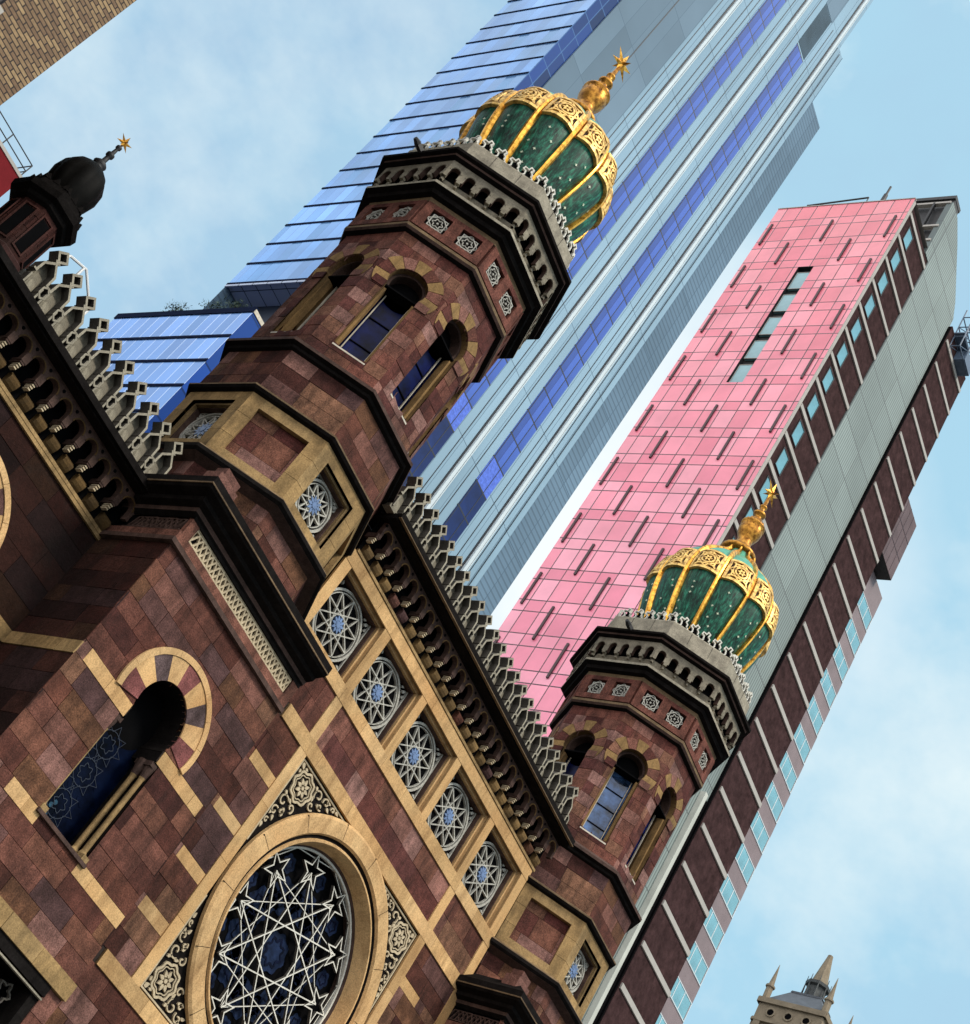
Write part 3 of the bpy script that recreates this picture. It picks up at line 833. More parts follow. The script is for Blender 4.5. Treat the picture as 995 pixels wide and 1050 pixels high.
    # gilded openwork panels
    class PanFr:
        def __init__(s): s.f = DomeFr(0)
        def p(s, a, b, c): return s.f.p(a * .86, 6.85 + b * .98, c)
    f = PanFr(); mb = MB()
    for i in range(6):
        for j in range(6):
            a0, a1, b0, b1 = -1 + i / 3, -1 + (i + 1) / 3, -1 + j / 3, -1 + (j + 1) / 3
            mb.face([f.p(a0, b0, .05), f.p(a1, b0, .05), f.p(a1, b1, .05), f.p(a0, b1, .05)], 1)
    def dense(pts, closed=True, n=5):
        o = []
        m_ = len(pts)
        for i in range(m_ if closed else m_ - 1):
            p, q = pts[i], pts[(i + 1) % m_]
            o += [(p[0] + (q[0] - p[0]) * j / n, p[1] + (q[1] - p[1]) * j / n) for j in range(n)]
        return o if closed else o + [pts[-1]]
    mb.ribbon(f, dense([(-.9, -.9), (.9, -.9), (.9, .9), (-.9, .9)]), .2, -.02, .10, 0, closed=True)
    mb.ribbon(f, circ(0, 0, .42, 30), .12, .05, .09, 0, closed=True)
    for q in (0, PI / 4):
        mb.ribbon(f, dense([(.80 * math.cos(q + PI / 2 * i), .80 * math.sin(q + PI / 2 * i)) for i in range(4)]), .10, .05, .088 + q * .006, 0, closed=True)
    for i in range(6):
        a = PI / 3 * i; leaf(mb, f, .18 * math.cos(a), .18 * math.sin(a), .26, .14, a, .05, .09, 0)
    for sx in (-1, 1):
        for sz in (-1, 1): leaf(mb, f, sx * .66, sz * .66, .3, .16, math.atan2(sz, sx), .05, .09, 0)
    pan0 = mb.build('dome_panel', ['leafp', 'soot_shade_brown'], tw, DO)
    for k in range(1, NS): copy_part(pan0, tw, pan0.location, k * 2 * PI / NS)
    # finial
    mb = MB()
    mb.lathe((0, 0, 0), [(.46, 34.02), (.58, 34.10), (.62, 34.18), (.60, 34.26), (.46, 34.32), (.33, 34.40), (.27, 34.62), (.25, 34.74), (.25, 34.86), (.31, 34.98), (.375, 35.16), (.395, 35.34), (.37, 35.46), (.41, 35.50), (.41, 35.56), (.35, 35.62), (.24, 35.78), (.13, 35.92), (.12, 36.00), (.20, 36.06), (.22, 36.13), (.18, 36.19), (.10, 36.23), (.09, 36.42), (.13, 36.45), (.13, 36.49), (.075, 36.53), (.05, 37.0), (.0, 37.0)], 24, 0)
    for i in range(12):
        a = 2 * PI * i / 12
        mb.tube((.385 * math.cos(a), .385 * math.sin(a), 35.36), (.30 * math.cos(a), .30 * math.sin(a), 35.72), .022, 0)
    mb.build('finial', ['leafd'], tw, org, smooth=True)
    starmb(.50).build('star', ['leaf'], tw, (AX1, AY, 37.17))
    # lamp bracket on the left face
    mb = MB()
    mb.box(of(6, 2.4), -.05, .05, 28.05, 28.18, 0, .5, 0); mb.tube(of(6, 2.85).p(0, 28.12, 0), of(6, 3.0).p(0, 28.12, 0), .09, 0, 8, .05)
    mb.build('water_spout', ['iron'], tw, org)
    return tw, w0, lant_window

def starmb(R):
    """faceted many pointed star: six long rays in the street plane and shorter ones front and back"""
    m = MB(); c = Vector((0, 0, 0)); th = R * .16
    pts = []
    for i in range(12):
        a = PI / 2 + PI * i / 6; r = R if i % 2 == 0 else R * .36
        pts.append(Vector((r * math.cos(a), 0, r * math.sin(a))))
    for s in (-1, 1):
        apex = Vector((0, s * th, 0))
        for i in range(12):
            q = [apex, pts[i], pts[(i + 1) % 12]]
            m.face(q if s < 0 else q[::-1], 0)
    for s in (-1, 1):
        for k in range(4):
            g0, g1 = PI / 2 * k, PI / 2 * (k + 1)
            b0 = Vector((R * .18 * math.cos(g0), 0, R * .18 * math.sin(g0))); b1 = Vector((R * .18 * math.cos(g1), 0, R * .18 * math.sin(g1)))
            m.face([b0, b1, Vector((0, s * R * .62, 0))], 0)
    return m

tower1, lw0, lant_window = make_tower()

# ---- tower base (projecting square stage with a horseshoe window)
HZ, HR = 13.08, .64
def base_op(z):
    if z < 10.37 or z > HZ + HR: return 0
    h = math.sqrt(max(0, HR * HR - (z - HZ) ** 2)) if z > HZ - HR else 0
    return max(h, .70 if z < 12.52 else (.56 if z < 12.8 else 0))
def make_base():
    org = (AX1, BY, 0)
    f = Fr((0, 0, 0), (1, 0, 0), (0, -1, 0)); W = 2.2
    mb = MB()
    def rows(z0, z1, n): return [(z0 + (z1 - z0) * i / n, z0 + (z1 - z0) * (i + 1) / n) for i in range(n)]
    mortar(mb, f, -W, 2.15, 10.37, 15.2, 1, base_op, 0, n=90)
    mortar(mb, f, -W, 2.15, 8.62, 10.37, 1); mortar(mb, f, -W, -1.5, 0, 8.62, 1); mortar(mb, f, 1.75, 2.15, 0, 8.62, 1)
    for a, b in rows(10.37, 12.52, 5) + rows(12.80, 15.2, 6): course(mb, f, -W, 2.15, a, b, PAL_RED, .92, 0, base_op, 0)
    for x0, x1, pal, mi in ((-W, -1.98, PAL_RED, 0), (-1.98, -.60, PAL_GOLD, 2), (.60, 2.05, PAL_GOLD, 2), (2.05, 2.15, PAL_RED, 0)):
        course(mb, f, x0, x1, 12.52, 12.80, pal, .8, mi, base_op, 0, proud=.006 if mi else 0)
    course(mb, f, -W, -1.5, 10.10, 10.37, PAL_RED, .6, 0)
    for x0, x1 in ((-1.5, -.62), (.62, 2.15)): course(mb, f, x0, x1, 10.10, 10.37, PAL_GOLD, .9, 2, proud=.006)
    course(mb, f, -.62, .62, 10.10, 10.37, PAL_RED, .5, 0)
    for a, b in rows(8.95, 10.10, 3): course(mb, f, -W, 2.15, a, b, PAL_RED, .9, 0)
    course(mb, f, -W, 2.15, 8.62, 8.95, PAL_GOLD, 1.2, 3, proud=.10, depth=.12)
    # opening below the string course, jambs beside it
    for a, b in rows(0, 8.62, 18):
        course(mb, f, -W, -1.5, a, b, PAL_RED, .6, 0); course(mb, f, 1.75, 2.15, a, b, PAL_RED, .6, 0)
    # left return and right return
    g = Fr((-W, 0, 0), (0, -1, 0), (-1, 0, 0))
    for x0, x1 in ((-1.9, 0),):
        mortar(mb, g, x0, x1, 0, 15.2, 1)
        for a, b in rows(0, 12.46, 27) + rows(12.74, 15.2, 6): course(mb, g, x0, x1, a, b, PAL_SHADED, .8, 0)
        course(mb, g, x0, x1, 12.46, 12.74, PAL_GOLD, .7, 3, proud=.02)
    g = Fr((2.15, 0, 0), (0, 1, 0), (1, 0, 0)); ashlar(mb, g, 0, 1.4, 0, 15.9, .43, .7, PAL_SHADED)
    bs = mb.build('tower_base', ['red', 'mortar', 'gold', 'gold2'], root, org)
    # horseshoe window
    m = MB(); d = -.62
    out = [(-.70, 10.37), (-.70, 12.52), (-.56, 12.52), (-.56, 12.75)]
    a0 = math.atan2(12.75 - HZ, -.55) % (2 * PI); a1 = math.atan2(12.75 - HZ, .55)
    out += [(HR * math.cos(g), HZ + HR * math.sin(g)) for g in [a0 + (a1 - a0) * i / 24 for i in range(25)]]
    out += [(.56, 12.75), (.56, 12.52), (.70, 12.52), (.70, 10.37)]
    for p, q in zip(out, out[1:]): m.face([f.p(*p, 0), f.p(*q, 0), f.p(*q, d), f.p(*p, d)], 1)
    n = 9
    cols = [PAL_GOLD, [(.20, .075, .07)], PAL_GOLD, [(.085, .055, .055)]]
    s0, s1 = math.radians(-14), math.radians(194)
    for i in range(n):
        g0, g1 = s0 + (s1 - s0) * i / n, s0 + (s1 - s0) * (i + 1) / n
        if i % 2 == 1: m.sector(f, 0, HZ, HR, 1.10, g0, g1, -.1, .03, 0, jit(random.choice(PAL_GOLD), .05), 6)
        else: m.sector(f, 0, HZ, HR, 1.10, g0, g1, -.1, .028, 3, (.20, .07, .065) if i % 4 == 0 else (.11, .075, .075), 6)
    for i in range(8):
        g0, g1 = s0 + (s1 - s0) * i / 8, s0 + (s1 - s0) * (i + 1) / 8
        m.sector(f, 0, HZ, 1.105, 1.23, g0 + .003, g1 - .003, -.03, .05, 0, jit(PAL_GOLD[0], .06), 6)
    # glass, dark head, colonnettes
    m.prism(f, circ(0, HZ, HR + .03, 32), d - .03, d + .004, 2)
    m.face([f.p(-.72, 10.3, d), f.p(.72, 10.3, d), f.p(.72, 12.8, d), f.p(-.72, 12.8, d)], 4)
    for z in (10.95, 11.65, 12.3):
        m.ribbon(f, circ(-.02, z, .26, 20), .012, d, d + .012, 5, closed=True); m.ribbon(f, lobed(-.02, z, .14, .03, 6, 24), .012, d, d + .012, 5, closed=True)
        star_outline(m, f, -.02, z, .40, .24, 8, .009, d, d + .010, 5)
    rq = random.Random(9)
    for i in range(46):
        x, z = rq.uniform(-.55, .5), rq.uniform(10.45, 12.6); r_ = rq.uniform(.03, .07)
        m.prism(f, circ(x, z, r_, 7, rq.random()), d, d + .004 + i * .0001, 8 if (z < 11.0 and x < 0) else 4)
    for s in (-1, 1):
        for x, c, r in ((.60, -.30, .06), (.655, -.12, .055)):
            P = f.p(s * x, 0, c)
            m.lathe((P.x, P.y, 0), [(r * 1.5, 10.42), (r * 1.5, 10.50), (r, 10.56), (r * .95, 12.15), (r * 1.2, 12.2)], 12, 6)
            m.lathe((P.x, P.y, 0), [(r * 1.1, 12.18), (r * 1.7, 12.36), (r * 1.9, 12.46), (r * 1.9, 12.52)], 12, 7, (.5, .5, .5))
        m.box(f, -.72 if s < 0 else .54, -.54 if s < 0 else .72, 12.42, 12.52, -.45, -.02, 7)
    m.box(f, -.76, .76, 10.30, 10.37, -.62, .06, 7)
    m.box(f, .58, .74, 10.37, 10.48, -.40, .03, 6); m.box(f, -.74, -.58, 10.37, 10.48, -.40, .03, 6)
    m.build('arch_window', ['gold', 'soot_shade', 'black', 'red', 'blueglass', 'lead', 'gold2', 'soot_shade_brown', 'cyanpane'], bs, org)
    # carved interlace frieze
    m = MB()
    m.box(f, -W, 2.15, 15.2, 15.30, 0, .10, 2, (1, 1, 1)); m.box(f, -W, 2.15, 15.30, 15.50, 0, .05, 3, (.20, .085, .06))
    m.face([f.p(-W, 15.5, -.04), f.p(2.15, 15.5, -.04), f.p(2.15, 15.9, -.04), f.p(-W, 15.9, -.04)], 0)
    m.box(f, -W, -1.97, 15.5, 15.9, -.05, .05, 3, (.20, .085, .06)); m.box(f, 1.93, 2.15, 15.5, 15.9, -.05, .05, 3, (.20, .085, .06))
    m.box(f, -W, 2.15, 15.85, 15.92, -.04, .06, 4)
    x0, x1, n = -1.95, 1.91, 15
    p = (x1 - x0) / n
    m.ribbon(f, [(x0, 15.51), (x1, 15.51), (x1, 15.84), (x0, 15.84)], .02, -.04, .02, 1, closed=True)
    for ph in range(4):
        pts = [(x0 + p * .5 * (i + ph) - p, (15.54, 15.54, 15.815, 15.815)[i % 4]) for i in range(n * 2 + 4)]
        pts = [q for q in pts if x0 - .001 <= q[0] <= x1 + .001]
        m.ribbon(f, pts, .036, -.04, .010 + .004 * ph, 1)
    g = Fr((-W, 0, 0), (0, -1, 0), (-1, 0, 0))
    m.box(g, -1.9, 0.1, 15.2, 15.30, 0, .10, 2); m.box(g, -1.9, .05, 15.30, 15.5, 0, .05, 3, (.16, .07, .05))
    m.face([g.p(-1.9, 15.5, -.04), g.p(.05, 15.5, -.04), g.p(.05, 15.9, -.04), g.p(-1.9, 15.9, -.04)], 0)
    for ph in range(4):
        pts = [(-1.6 + .128 * (i + ph), (15.55, 15.55, 15.81, 15.81)[i % 4]) for i in range(12)]
        m.ribbon(g, [q for q in pts if q[0] < -.05], .028, -.04, .012 + .004 * ph, 2)  # strands darker than on the front, the return's shade put into their colour
    m.build('interlace_frieze', ['black', 'carve', 'soot_shade_brown', 'red', 'soot_shade'], bs, org)
    # cornice: profile swept along the front and the left return
    m = MB()
    prof = [(0, 15.88), (.10, 15.95), (.12, 16.03), (.26, 16.08), (.28, 16.16), (.46, 16.22), (.50, 16.28), (.50, 16.46), (.42, 16.50), (-.10, 16.9), (-.6, 16.95)]
    for i, ((o0, z0), (o1, z1)) in enumerate(zip(prof, prof[1:])):
        mi = 1 if i == 1 else 0
        m.face([(-W - o0, -o0, z0), (2.16, -o0, z0), (2.16, -o1, z1), (-W - o1, -o1, z1)], mi)
        m.face([(-W - o0, 1.95, z0), (-W - o0, -o0, z0), (-W - o1, -o1, z1), (-W - o1, 1.95, z1)], mi)
    m.face([(2.16, -o, z) for o, z in prof] , 0)
    m.face([(-W + .6, -.6 + 1.2, 16.95), (2.16, .6, 16.95), (2.16, 1.95, 16.95), (-W + .6, 1.95, 16.95)], 0)
    m.ribbon(Fr((0, 0, 16.285), (1, 0, 0), (0, 0, -1), (0, 1, 0)), [(2.16, -.505), (-W - .505, -.505), (-W - .505, 1.9)], .02, -.02, .01, 2)
    m.build('cornice', ['soot_shade', 'soot_shade_brown', 'tan'], bs, org)
    # small stepped corner stones on top of the cornice
    m = MB()
    m.box(f, -2.35, -1.75, 16.5, 17.0, -.45, -.05, 0, (.19, .09, .07)); m.box(f, -2.25, -1.80, 17.0, 17.2, -.4, -.1, 0, (.15, .07, .055))
    m.build('corner_stone', ['red'], bs, org)
    # dark window under the string course
    m = MB()
    m.face([f.p(-1.5, 3, -.5), f.p(1.75, 3, -.5), f.p(1.75, 8.62, -.5), f.p(-1.5, 8.62, -.5)], 1)
    m.box(f, -1.5, 1.75, 8.42, 8.62, -.5, .06, 0); m.box(f, -1.5, 1.75, 8.36, 8.39, -.02, .05, 3)
    for x in (-1.5, 1.55): m.box(f, x, x + .2, 0, 8.4, -.5, -.02, 0)
    m.box(f, -1.3, 1.55, 0, 3, -.5, -.1, 0)
    for i in range(6):
        for j in range(3): m.ribbon(f, lobed(-1.0 + i * .45, 8.1 - j * .42, .15, .04, 5, 20), .03, -.3, -.24, 2, closed=True)
    m.build('lower_window', ['soot_shade', 'black', 'greyd', 'grey'], bs, org)
    return bs
base1 = make_base()

# right-hand copies
def shift(o, dx): return Vector(o.location) + Vector((dx, 0, 0))
tower2 = copy_part(tower1, root, shift(tower1, AX2 - AX1))
base2 = copy_part(base1, root, shift(base1, AX2 - AX1))
for ch in list(tower2.children):
    if ch.name.startswith('arch_window') and abs(ch.rotation_euler[2] - 7 * PI / 4) < .01:
        bpy.data.objects.remove(ch)
w7 = lant_window(True).build('arch_window', ['gold2', 'gold2', 'red', 'black', 'soot_shade_brown', 'bars', 'paleglass'], tower2, (AX2, AY, 0), rot=7 * PI / 4)

# ================================================================== left wing
FW = Fr((0, WY, 0), (1, 0, 0), (0, -1, 0))
LCX, LCZ, LR = 10.9, 12.95, 1.22
def wing_op(z):
    if z < 9.4 or z > LCZ + 1.0: return 0
    h = math.sqrt(max(0, 1.0 - (z - LCZ) ** 2)) if z > LCZ - 1.0 else 0
    return max(h, .85 if z < 12.46 else 0)
mb = MB()
mortar(mb, FW, 8.2, 13.65, 0, 15.2, 1, wing_op, LCX, n=90)
for i in range(27): course(mb, FW, 8.2, 13.65, 12.46 * i / 27, 12.46 * (i + 1) / 27, PAL_SHADED, .85, 0, wing_op, LCX)
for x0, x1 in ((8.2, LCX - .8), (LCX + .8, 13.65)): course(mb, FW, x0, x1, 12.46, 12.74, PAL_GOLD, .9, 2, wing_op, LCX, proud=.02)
for i in range(5): course(mb, FW, 8.2, 13.65, 12.74 + .492 * i, 12.74 + .492 * (i + 1), PAL_SHADED, .95, 0, wing_op, LCX)
g = Fr((8.2, WY, 0), (0, -1, 0), (-1, 0, 0)); ashlar(mb, g, -20, 0, 0, 16.2, .46, .8, PAL_SHADED)
mb.box(FW, 8.2, 13.65, 15.12, 15.22, -.02, .06, 2)
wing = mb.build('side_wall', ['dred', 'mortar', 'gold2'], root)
m = MB()
n = 11
for i in range(n):
    g0, g1 = math.radians(-18) + math.radians(216) * i / n, math.radians(-18) + math.radians(216) * (i + 1) / n
    m.sector(FW, LCX, LCZ, 1.0, 1.38, g0, g1, -.1, .03, 0 if i % 2 == 0 else 1, jit(PAL_GOLD[1], .1) if i % 2 == 0 else (.12, .06, .055), 6)
for i in range(8):
    g0, g1 = math.radians(-18) + math.radians(216) * i / 8, math.radians(-18) + math.radians(216) * (i + 1) / 8
    m.sector(FW, LCX, LCZ, 1.385, 1.51, g0 + .003, g1 - .003, -.03, .05, 0, jit(PAL_GOLD[0], .06), 6)
m.prism(FW, circ(LCX, LCZ, 1.03, 32), -.55, -.5, 2)
m.face([FW.p(LCX - .9, 9.3, -.5), FW.p(LCX + .9, 9.3, -.5), FW.p(LCX + .9, 12.9, -.5), FW.p(LCX - .9, 12.9, -.5)], 3)
for s in (-1, 1): m.face([FW.p(LCX + s * .85, 9.4, 0), FW.p(LCX + s * .85, 12.5, 0), FW.p(LCX + s * .85, 12.5, -.5), FW.p(LCX + s * .85, 9.4, -.5)], 1, (.1, .05, .045))
m.build('arch_window', ['gold', 'red', 'black', 'blueglass'], wing)
corbel_table(FW, 8.2, 13.65, 12, 15.22, 16.13, root, dark=True)  # darker tones here carry the wing's shade in the stone colour
mb = MB()
mb.box(FW, 8.0, 13.65, 16.13, 16.20, -.3, .60, 0); mb.box(FW, 8.0, 13.65, 16.20, 16.30, -.3, .66, 0); mb.box(FW, 8.0, 13.65, 16.16, 16.30, .66, .70, 0)
mb.build('cornice', ['soot_shade', 'tan'], root)
for i in range(10): copy_part(m0, root, Vector((9.05 + .4712 * i, 22.4, 16.38)) - WORLD[root.name])

# ---- corner turret on the left wing
TXY = (8.87, 24.2)
mb = MB()
for k in range(8):
    f = of(k, .50); ashlar(mb, f, -.5 * T8, .5 * T8, 15.5, 18.55, .3, .5, [(.085, .028, .022), (.06, .02, .017), (.11, .042, .033)])  # turret tones lowered, putting its shade into the stone
mb.octring([(.62, 15.4), (.62, 17.3), (.50, 17.4)], 0, (.12, .05, .045))
mb.octring([(.5, 18.5), (.58, 18.56), (.60, 18.64), (.70, 18.70), (.72, 18.84), (.66, 18.88), (.60, 18.9), (.58, 19.08), (.3, 19.1)], 2)
tur = mb.build('turret', ['dred', 'mortar', 'soot_shade'], root, (*TXY, 0))
mb = MB()
for k in range(8):
    f = of(k, .505); mb.box(f, -.11, .11, 17.55, 18.35, -.02, .008, 0); mb.ribbon(f, [(-.13, 17.5), (.13, 17.5), (.13, 18.4), (-.13, 18.4)], .035, -.01, .025, 1, closed=True, t=(.14, .055, .045))
mb.build('slit_window', ['black', 'dred'], tur, (*TXY, 0))
mb = MB()
for k in range(8):
    f = of(k, .57)
    for i in range(3): x = -.2 + .2 * i; mb.prism(f, [(x - .08, 19.06), (x + .08, 19.06), (x, 19.2)], -.03, .02, 0, back=True)
mb.build('cresting', ['soot_shade'], tur, (*TXY, 0))
mb = MB(); tp = [(.34, 19.05), (.40, 19.2), (.48, 19.45), (.515, 19.70), (.48, 19.95), (.38, 20.14), (.24, 20.28), (.10, 20.36)]
for k in range(8):
    for (r0, z0), (r1, z1) in zip(tp, tp[1:]):
        for j in range(6):
            def q(r, z, jj):
                a = -1 + jj / 3; g = -PI / 2 + (k + .5) * PI / 4 + a * PI / 8; r = r * (1.02 - .07 * a * a)
                return (r * math.cos(g), r * math.sin(g), z)
            mb.face([q(r0, z0, j), q(r0, z0, j + 1), q(r1, z1, j + 1), q(r1, z1, j)], 0)
mb.build('dome', ['darkcop'], tur, (*TXY, 0), smooth=True)
mb = MB()
mb.lathe((0, 0, 0), [(.20, 20.26), (.17, 20.33), (.10, 20.36), (.13, 20.42), (.15, 20.48), (.10, 20.54), (.055, 20.58), (.05, 20.74), (.085, 20.77), (.085, 20.83), (.045, 20.86), (.035, 21.02), (.06, 21.05), (.06, 21.10), (.02, 21.14), (.012, 21.3)], 14, 0)
mb.build('finial', ['iron'], tur, (*TXY, 0), smooth=True)
starmb(.20).build('star', ['leaf'], tur, (*TXY, 21.26))

# ---- nave body and roof behind the fronts
mb = MB()
nf = Fr((0, 0, 0), (1, 0, 0), (0, 1, 0))
mb.face([(14.2, 25.0, 0), (14.2, 58, 0), (14.2, 58, 15.9), (14.2, 25, 15.9)], 0); mb.face([(33.4, 22.6, 0), (33.4, 58, 0), (33.4, 58, 19.5), (33.4, 22.6, 19.5)], 0)
mb.face([(8.2, 58, 0), (33.4, 58, 0), (33.4, 58, 15.9), (8.2, 58, 15.9)], 0)
nave = mb.build('nave_wall', ['dred'], root)
mb = MB()
mb.face([(8.2, 23.1, 16.1), (14.2, 23.1, 16.1), (14.2, 58, 16.1), (8.2, 58, 16.1)], 0)
mb.face([(14.2, 23.0, 16.0), (33.4, 23.0, 16.0), (33.4, 58, 16.0), (14.2, 58, 16.0)], 0)
mb.face([(18.0, 22.75, 20.9), (29.1, 22.75, 20.9), (29.1, 58, 20.9), (18.0, 58, 20.9)], 0)
mb.face([(18.05, 22.75, 16), (18.05, 58, 16), (18.05, 58, 20.9), (18.05, 22.75, 20.9)], 0); mb.face([(29.1, 22.75, 16), (29.1, 58, 16), (29.1, 58, 20.9), (29.1, 22.75, 20.9)], 0)
mb.build('nave_roof', ['greyd'], root)
# thin white pipe rail on the wing roof behind the merlons
mb = MB()
for a, b in (((9.3, 23.5, 17.6), (9.55, 23.5, 18.3)), ((9.55, 23.5, 18.3), (9.95, 23.5, 18.45)), ((9.95, 23.5, 18.45), (10.55, 23.5, 18.05)), ((10.55, 23.5, 18.05), (10.55, 23.5, 16.1)), ((9.3, 23.5, 17.6), (9.3, 23.5, 16.1)), ((9.9, 23.5, 18.42), (9.9, 23.5, 16.1))):
    mb.tube(a, b, .028, 0)
M['whitepaint'] = plain_mat('white_painted_steel', (.75, .76, .76), .5, var=.08)
tag(mb.build('pipe_rail', ['whitepaint']), 'thin white bent pipe rail standing behind the stone merlons by the dark turret', 'railing')

# ================================================================== blue glass skyscraper
gl_left = grid_mat('blue_curtain_glass', (.135, .30, .60), (.12, .24, .52), [(1, 1.57, 113, .09), (2, 4.01, 110.0, .05)], rough=.12, metal=.4, var=.2, big=.05, bigvar=.35, tilt=.20)
M['gl_left'] = gl_left
M['ledge'] = plain_mat('dark_floor_ledge', (.006, .010, .028), .9, spec=.03)
M['navy'] = grid_mat('navy_corner_glass', (.010, .035, .16), (.06, .14, .32), [(0, 1.4, 67.3, .12), (2, 4.01, 110, .15)], rough=.12, var=.5)
M['cladA'] = grid_mat('grey_blue_wall_panel', (.14, .205, .265), (.09, .14, .19), [(0, 3.0, 70, .06), (2, 13.5, 110, .10)], rough=.75, spec=.12, var=.12, big=.03, bigvar=.15)
M['cladB'] = grid_mat('pale_blue_wall_panel', (.25, .375, .47), (.09, .14, .19), [(2, 13.5, 103, .10), (0, 1.77, 82, .07)], rough=.75, spec=.12, var=.05, big=.03, bigvar=.12)
M['cladC'] = grid_mat('louvred_wall_panel', (.125, .195, .265), (.07, .115, .165), [(2, 13.5, 103, .12), (0, 2.6, 110, .08)], rough=.75, spec=.1, var=.1, fine=(2, .9, .3, .35))
M['whitefin'] = plain_mat('white_metal_fin', (.56, .63, .66), .8, spec=.1, var=.06, scale=.1)
M['line'] = plain_mat('dark_joint_strip', (.008, .012, .02), .5)
M['bluewin'] = grid_mat('bright_blue_window', (.055, .125, .46), (.02, .03, .16), [(0, 1.05, 89.3, .06)], rough=.55, spec=.2, var=.25, big=.05, bigvar=.3)
M['midwin'] = plain_mat('slate_blue_window', (.08, .15, .58), .5, spec=.2, var=.3)
M['navywin'] = plain_mat('navy_window', (.006, .022, .11), .4, spec=.2, var=.4, scale=.3)
M['darkwin'] = plain_mat('dark_grey_window', (.03, .05, .07), .2, var=.4, scale=.2)
M['soffit'] = grid_mat('grey_soffit_panel', (.36, .42, .55), (.02, .03, .05), [(1, 2.2, 0, .12), (0, 2.2, 0, .12)], rough=.5)
BX, BYY, BTOP = 67.3, 113.0, 285.0
sky = thing('skyscraper', 'tallest tower, ribbed pale blue front and blue glass side with dark floor ledges', 'skyscraper', (90, 125, 0))
FB = Fr((0, BYY, 0), (1, 0, 0), (0, -1, 0))
FL = Fr((BX, 0, 0), (0, -1, 0), (-1, 0, 0))   # a = -y
mb = MB()
Z0 = 110.0
yb = 129.7
mb.face([(BX, yb, Z0), (BX, BYY, Z0), (BX, BYY, BTOP), (BX, yb, BTOP)], 0)
glassw = mb.build('glass_wall', ['gl_left'], sky)
l0 = None
for i in range(44):
    z = Z0 + 4.01 * i
    if l0 is None:
        m = MB(); m.box(Fr((BX, 0, 0), (0, -1, 0), (-1, 0, 0)), -yb - .1, -BYY, 0, .32, 0, .07, 0); l0 = m.build('ledge', ['ledge'], sky, (0, 0, z))
    else: copy_part(l0, sky, Vector((0, 0, z)) - WORLD[sky.name])
mb = MB()
mb.face([FB.p(BX, Z0, 0), FB.p(70.1, Z0, 0), FB.p(70.1, BTOP, 0), FB.p(BX, BTOP, 0)], 0)
mb.build('corner_glass', ['navy'], sky)
mb = MB()
mb.face([FB.p(70.1, 60, .25), FB.p(82.1, 60, .25), FB.p(82.1, BTOP, .25), FB.p(70.1, BTOP, .25)], 0)
mb.face([FB.p(70.1, Z0, 0), FB.p(70.1, Z0, .25), FB.p(70.1, BTOP, .25), FB.p(70.1, BTOP, 0)], 0)
mb.box(FB, 76.85, 77.0, 60, BTOP, .25, .30, 3)
mb.face([FB.p(82.1, 0, 0), FB.p(108.0, 0, 0), FB.p(108.0, BTOP, 0), FB.p(82.1, BTOP, 0)], 1)
mb.face([FB.p(108.0, 0, -.1), FB.p(109.87, 0, -.1), FB.p(109.87, 237.8, -.1), FB.p(108.0, 237.8, -.1)], 1)
mb.face([FB.p(109.87, 0, -.35), FB.p(115.0, 0, -.35), FB.p(115.0, 223.9, -.35), FB.p(109.87, 223.9, -.35)], 2)
# dark reveals between the strips, roofs and the far sides
for a0, a1 in ((84.55, 84.80), (95.55, 95.80), (105.85, 106.1)): mb.box(FB, a0, a1, 0, BTOP, 0, .12, 3)
mb.face([(109.87, BYY + .1, 0), (109.87, BYY + .35, 0), (109.87, BYY + .35, 237.8), (109.87, BYY + .1, 237.8)], 2)
mb.face([(108, BYY + .1, 237.8), (109.87, BYY + .1, 237.8), (109.87, yb, 237.8), (108, yb, 237.8)], 2); mb.face([(109.87, BYY + .35, 223.9), (115, BYY + .35, 223.9), (115, yb, 223.9), (109.87, yb, 223.9)], 2)
mb.face([(115, BYY + .35, 0), (115, yb, 0), (115, yb, 223.9), (115, BYY + .35, 223.9)], 2); mb.face([(109.87, BYY, 223), (109.87, yb, 223), (109.87, yb, 237.8), (109.87, BYY, 237.8)], 2)
mb.face([(108, BYY, 237), (108, yb, 237), (108, yb, BTOP), (108, BYY, BTOP)], 1)
mb.face([(BX, yb, 0), (115, yb, 0), (115, yb, 223), (BX, yb, 223)], 2); mb.face([(BX, yb, 223), (108, yb, 223), (108, yb, BTOP), (BX, yb, BTOP)], 2)
mb.face([(BX, BYY, BTOP), (108, BYY, BTOP), (108, yb, BTOP), (BX, yb, BTOP)], 2)
mb.build('front_wall', ['cladA', 'cladB', 'cladC', 'line'], sky)
mb = MB()
mb.face([(BX, BYY, Z0), (BX, yb, Z0), (70.4, yb, Z0), (70.4, BYY, Z0)], 0)
mb.face([(70.4, yb, 60), (70.4, BYY + .1, 60), (70.4, BYY + .1, Z0), (70.4, yb, Z0)], 0)
mb.box(FL, -yb - .1, -BYY, Z0 - .35, Z0 - .02, -.1, .05, 0)
mb.build('soffit', ['soffit'], sky)
f0 = None
for x in (84.8, 95.8, 106.1):
    if f0 is None: m = MB(); m.box(FB, 0, .50, 0, BTOP, 0, .45, 0); m.box(FB, .72, .88, 0, BTOP, 0, .3, 0); f0 = m.build('fin', ['whitefin'], sky, (x, 0, 0))
    else: copy_part(f0, sky, Vector((x, 0, 0)) - WORLD[sky.name])
l1 = None
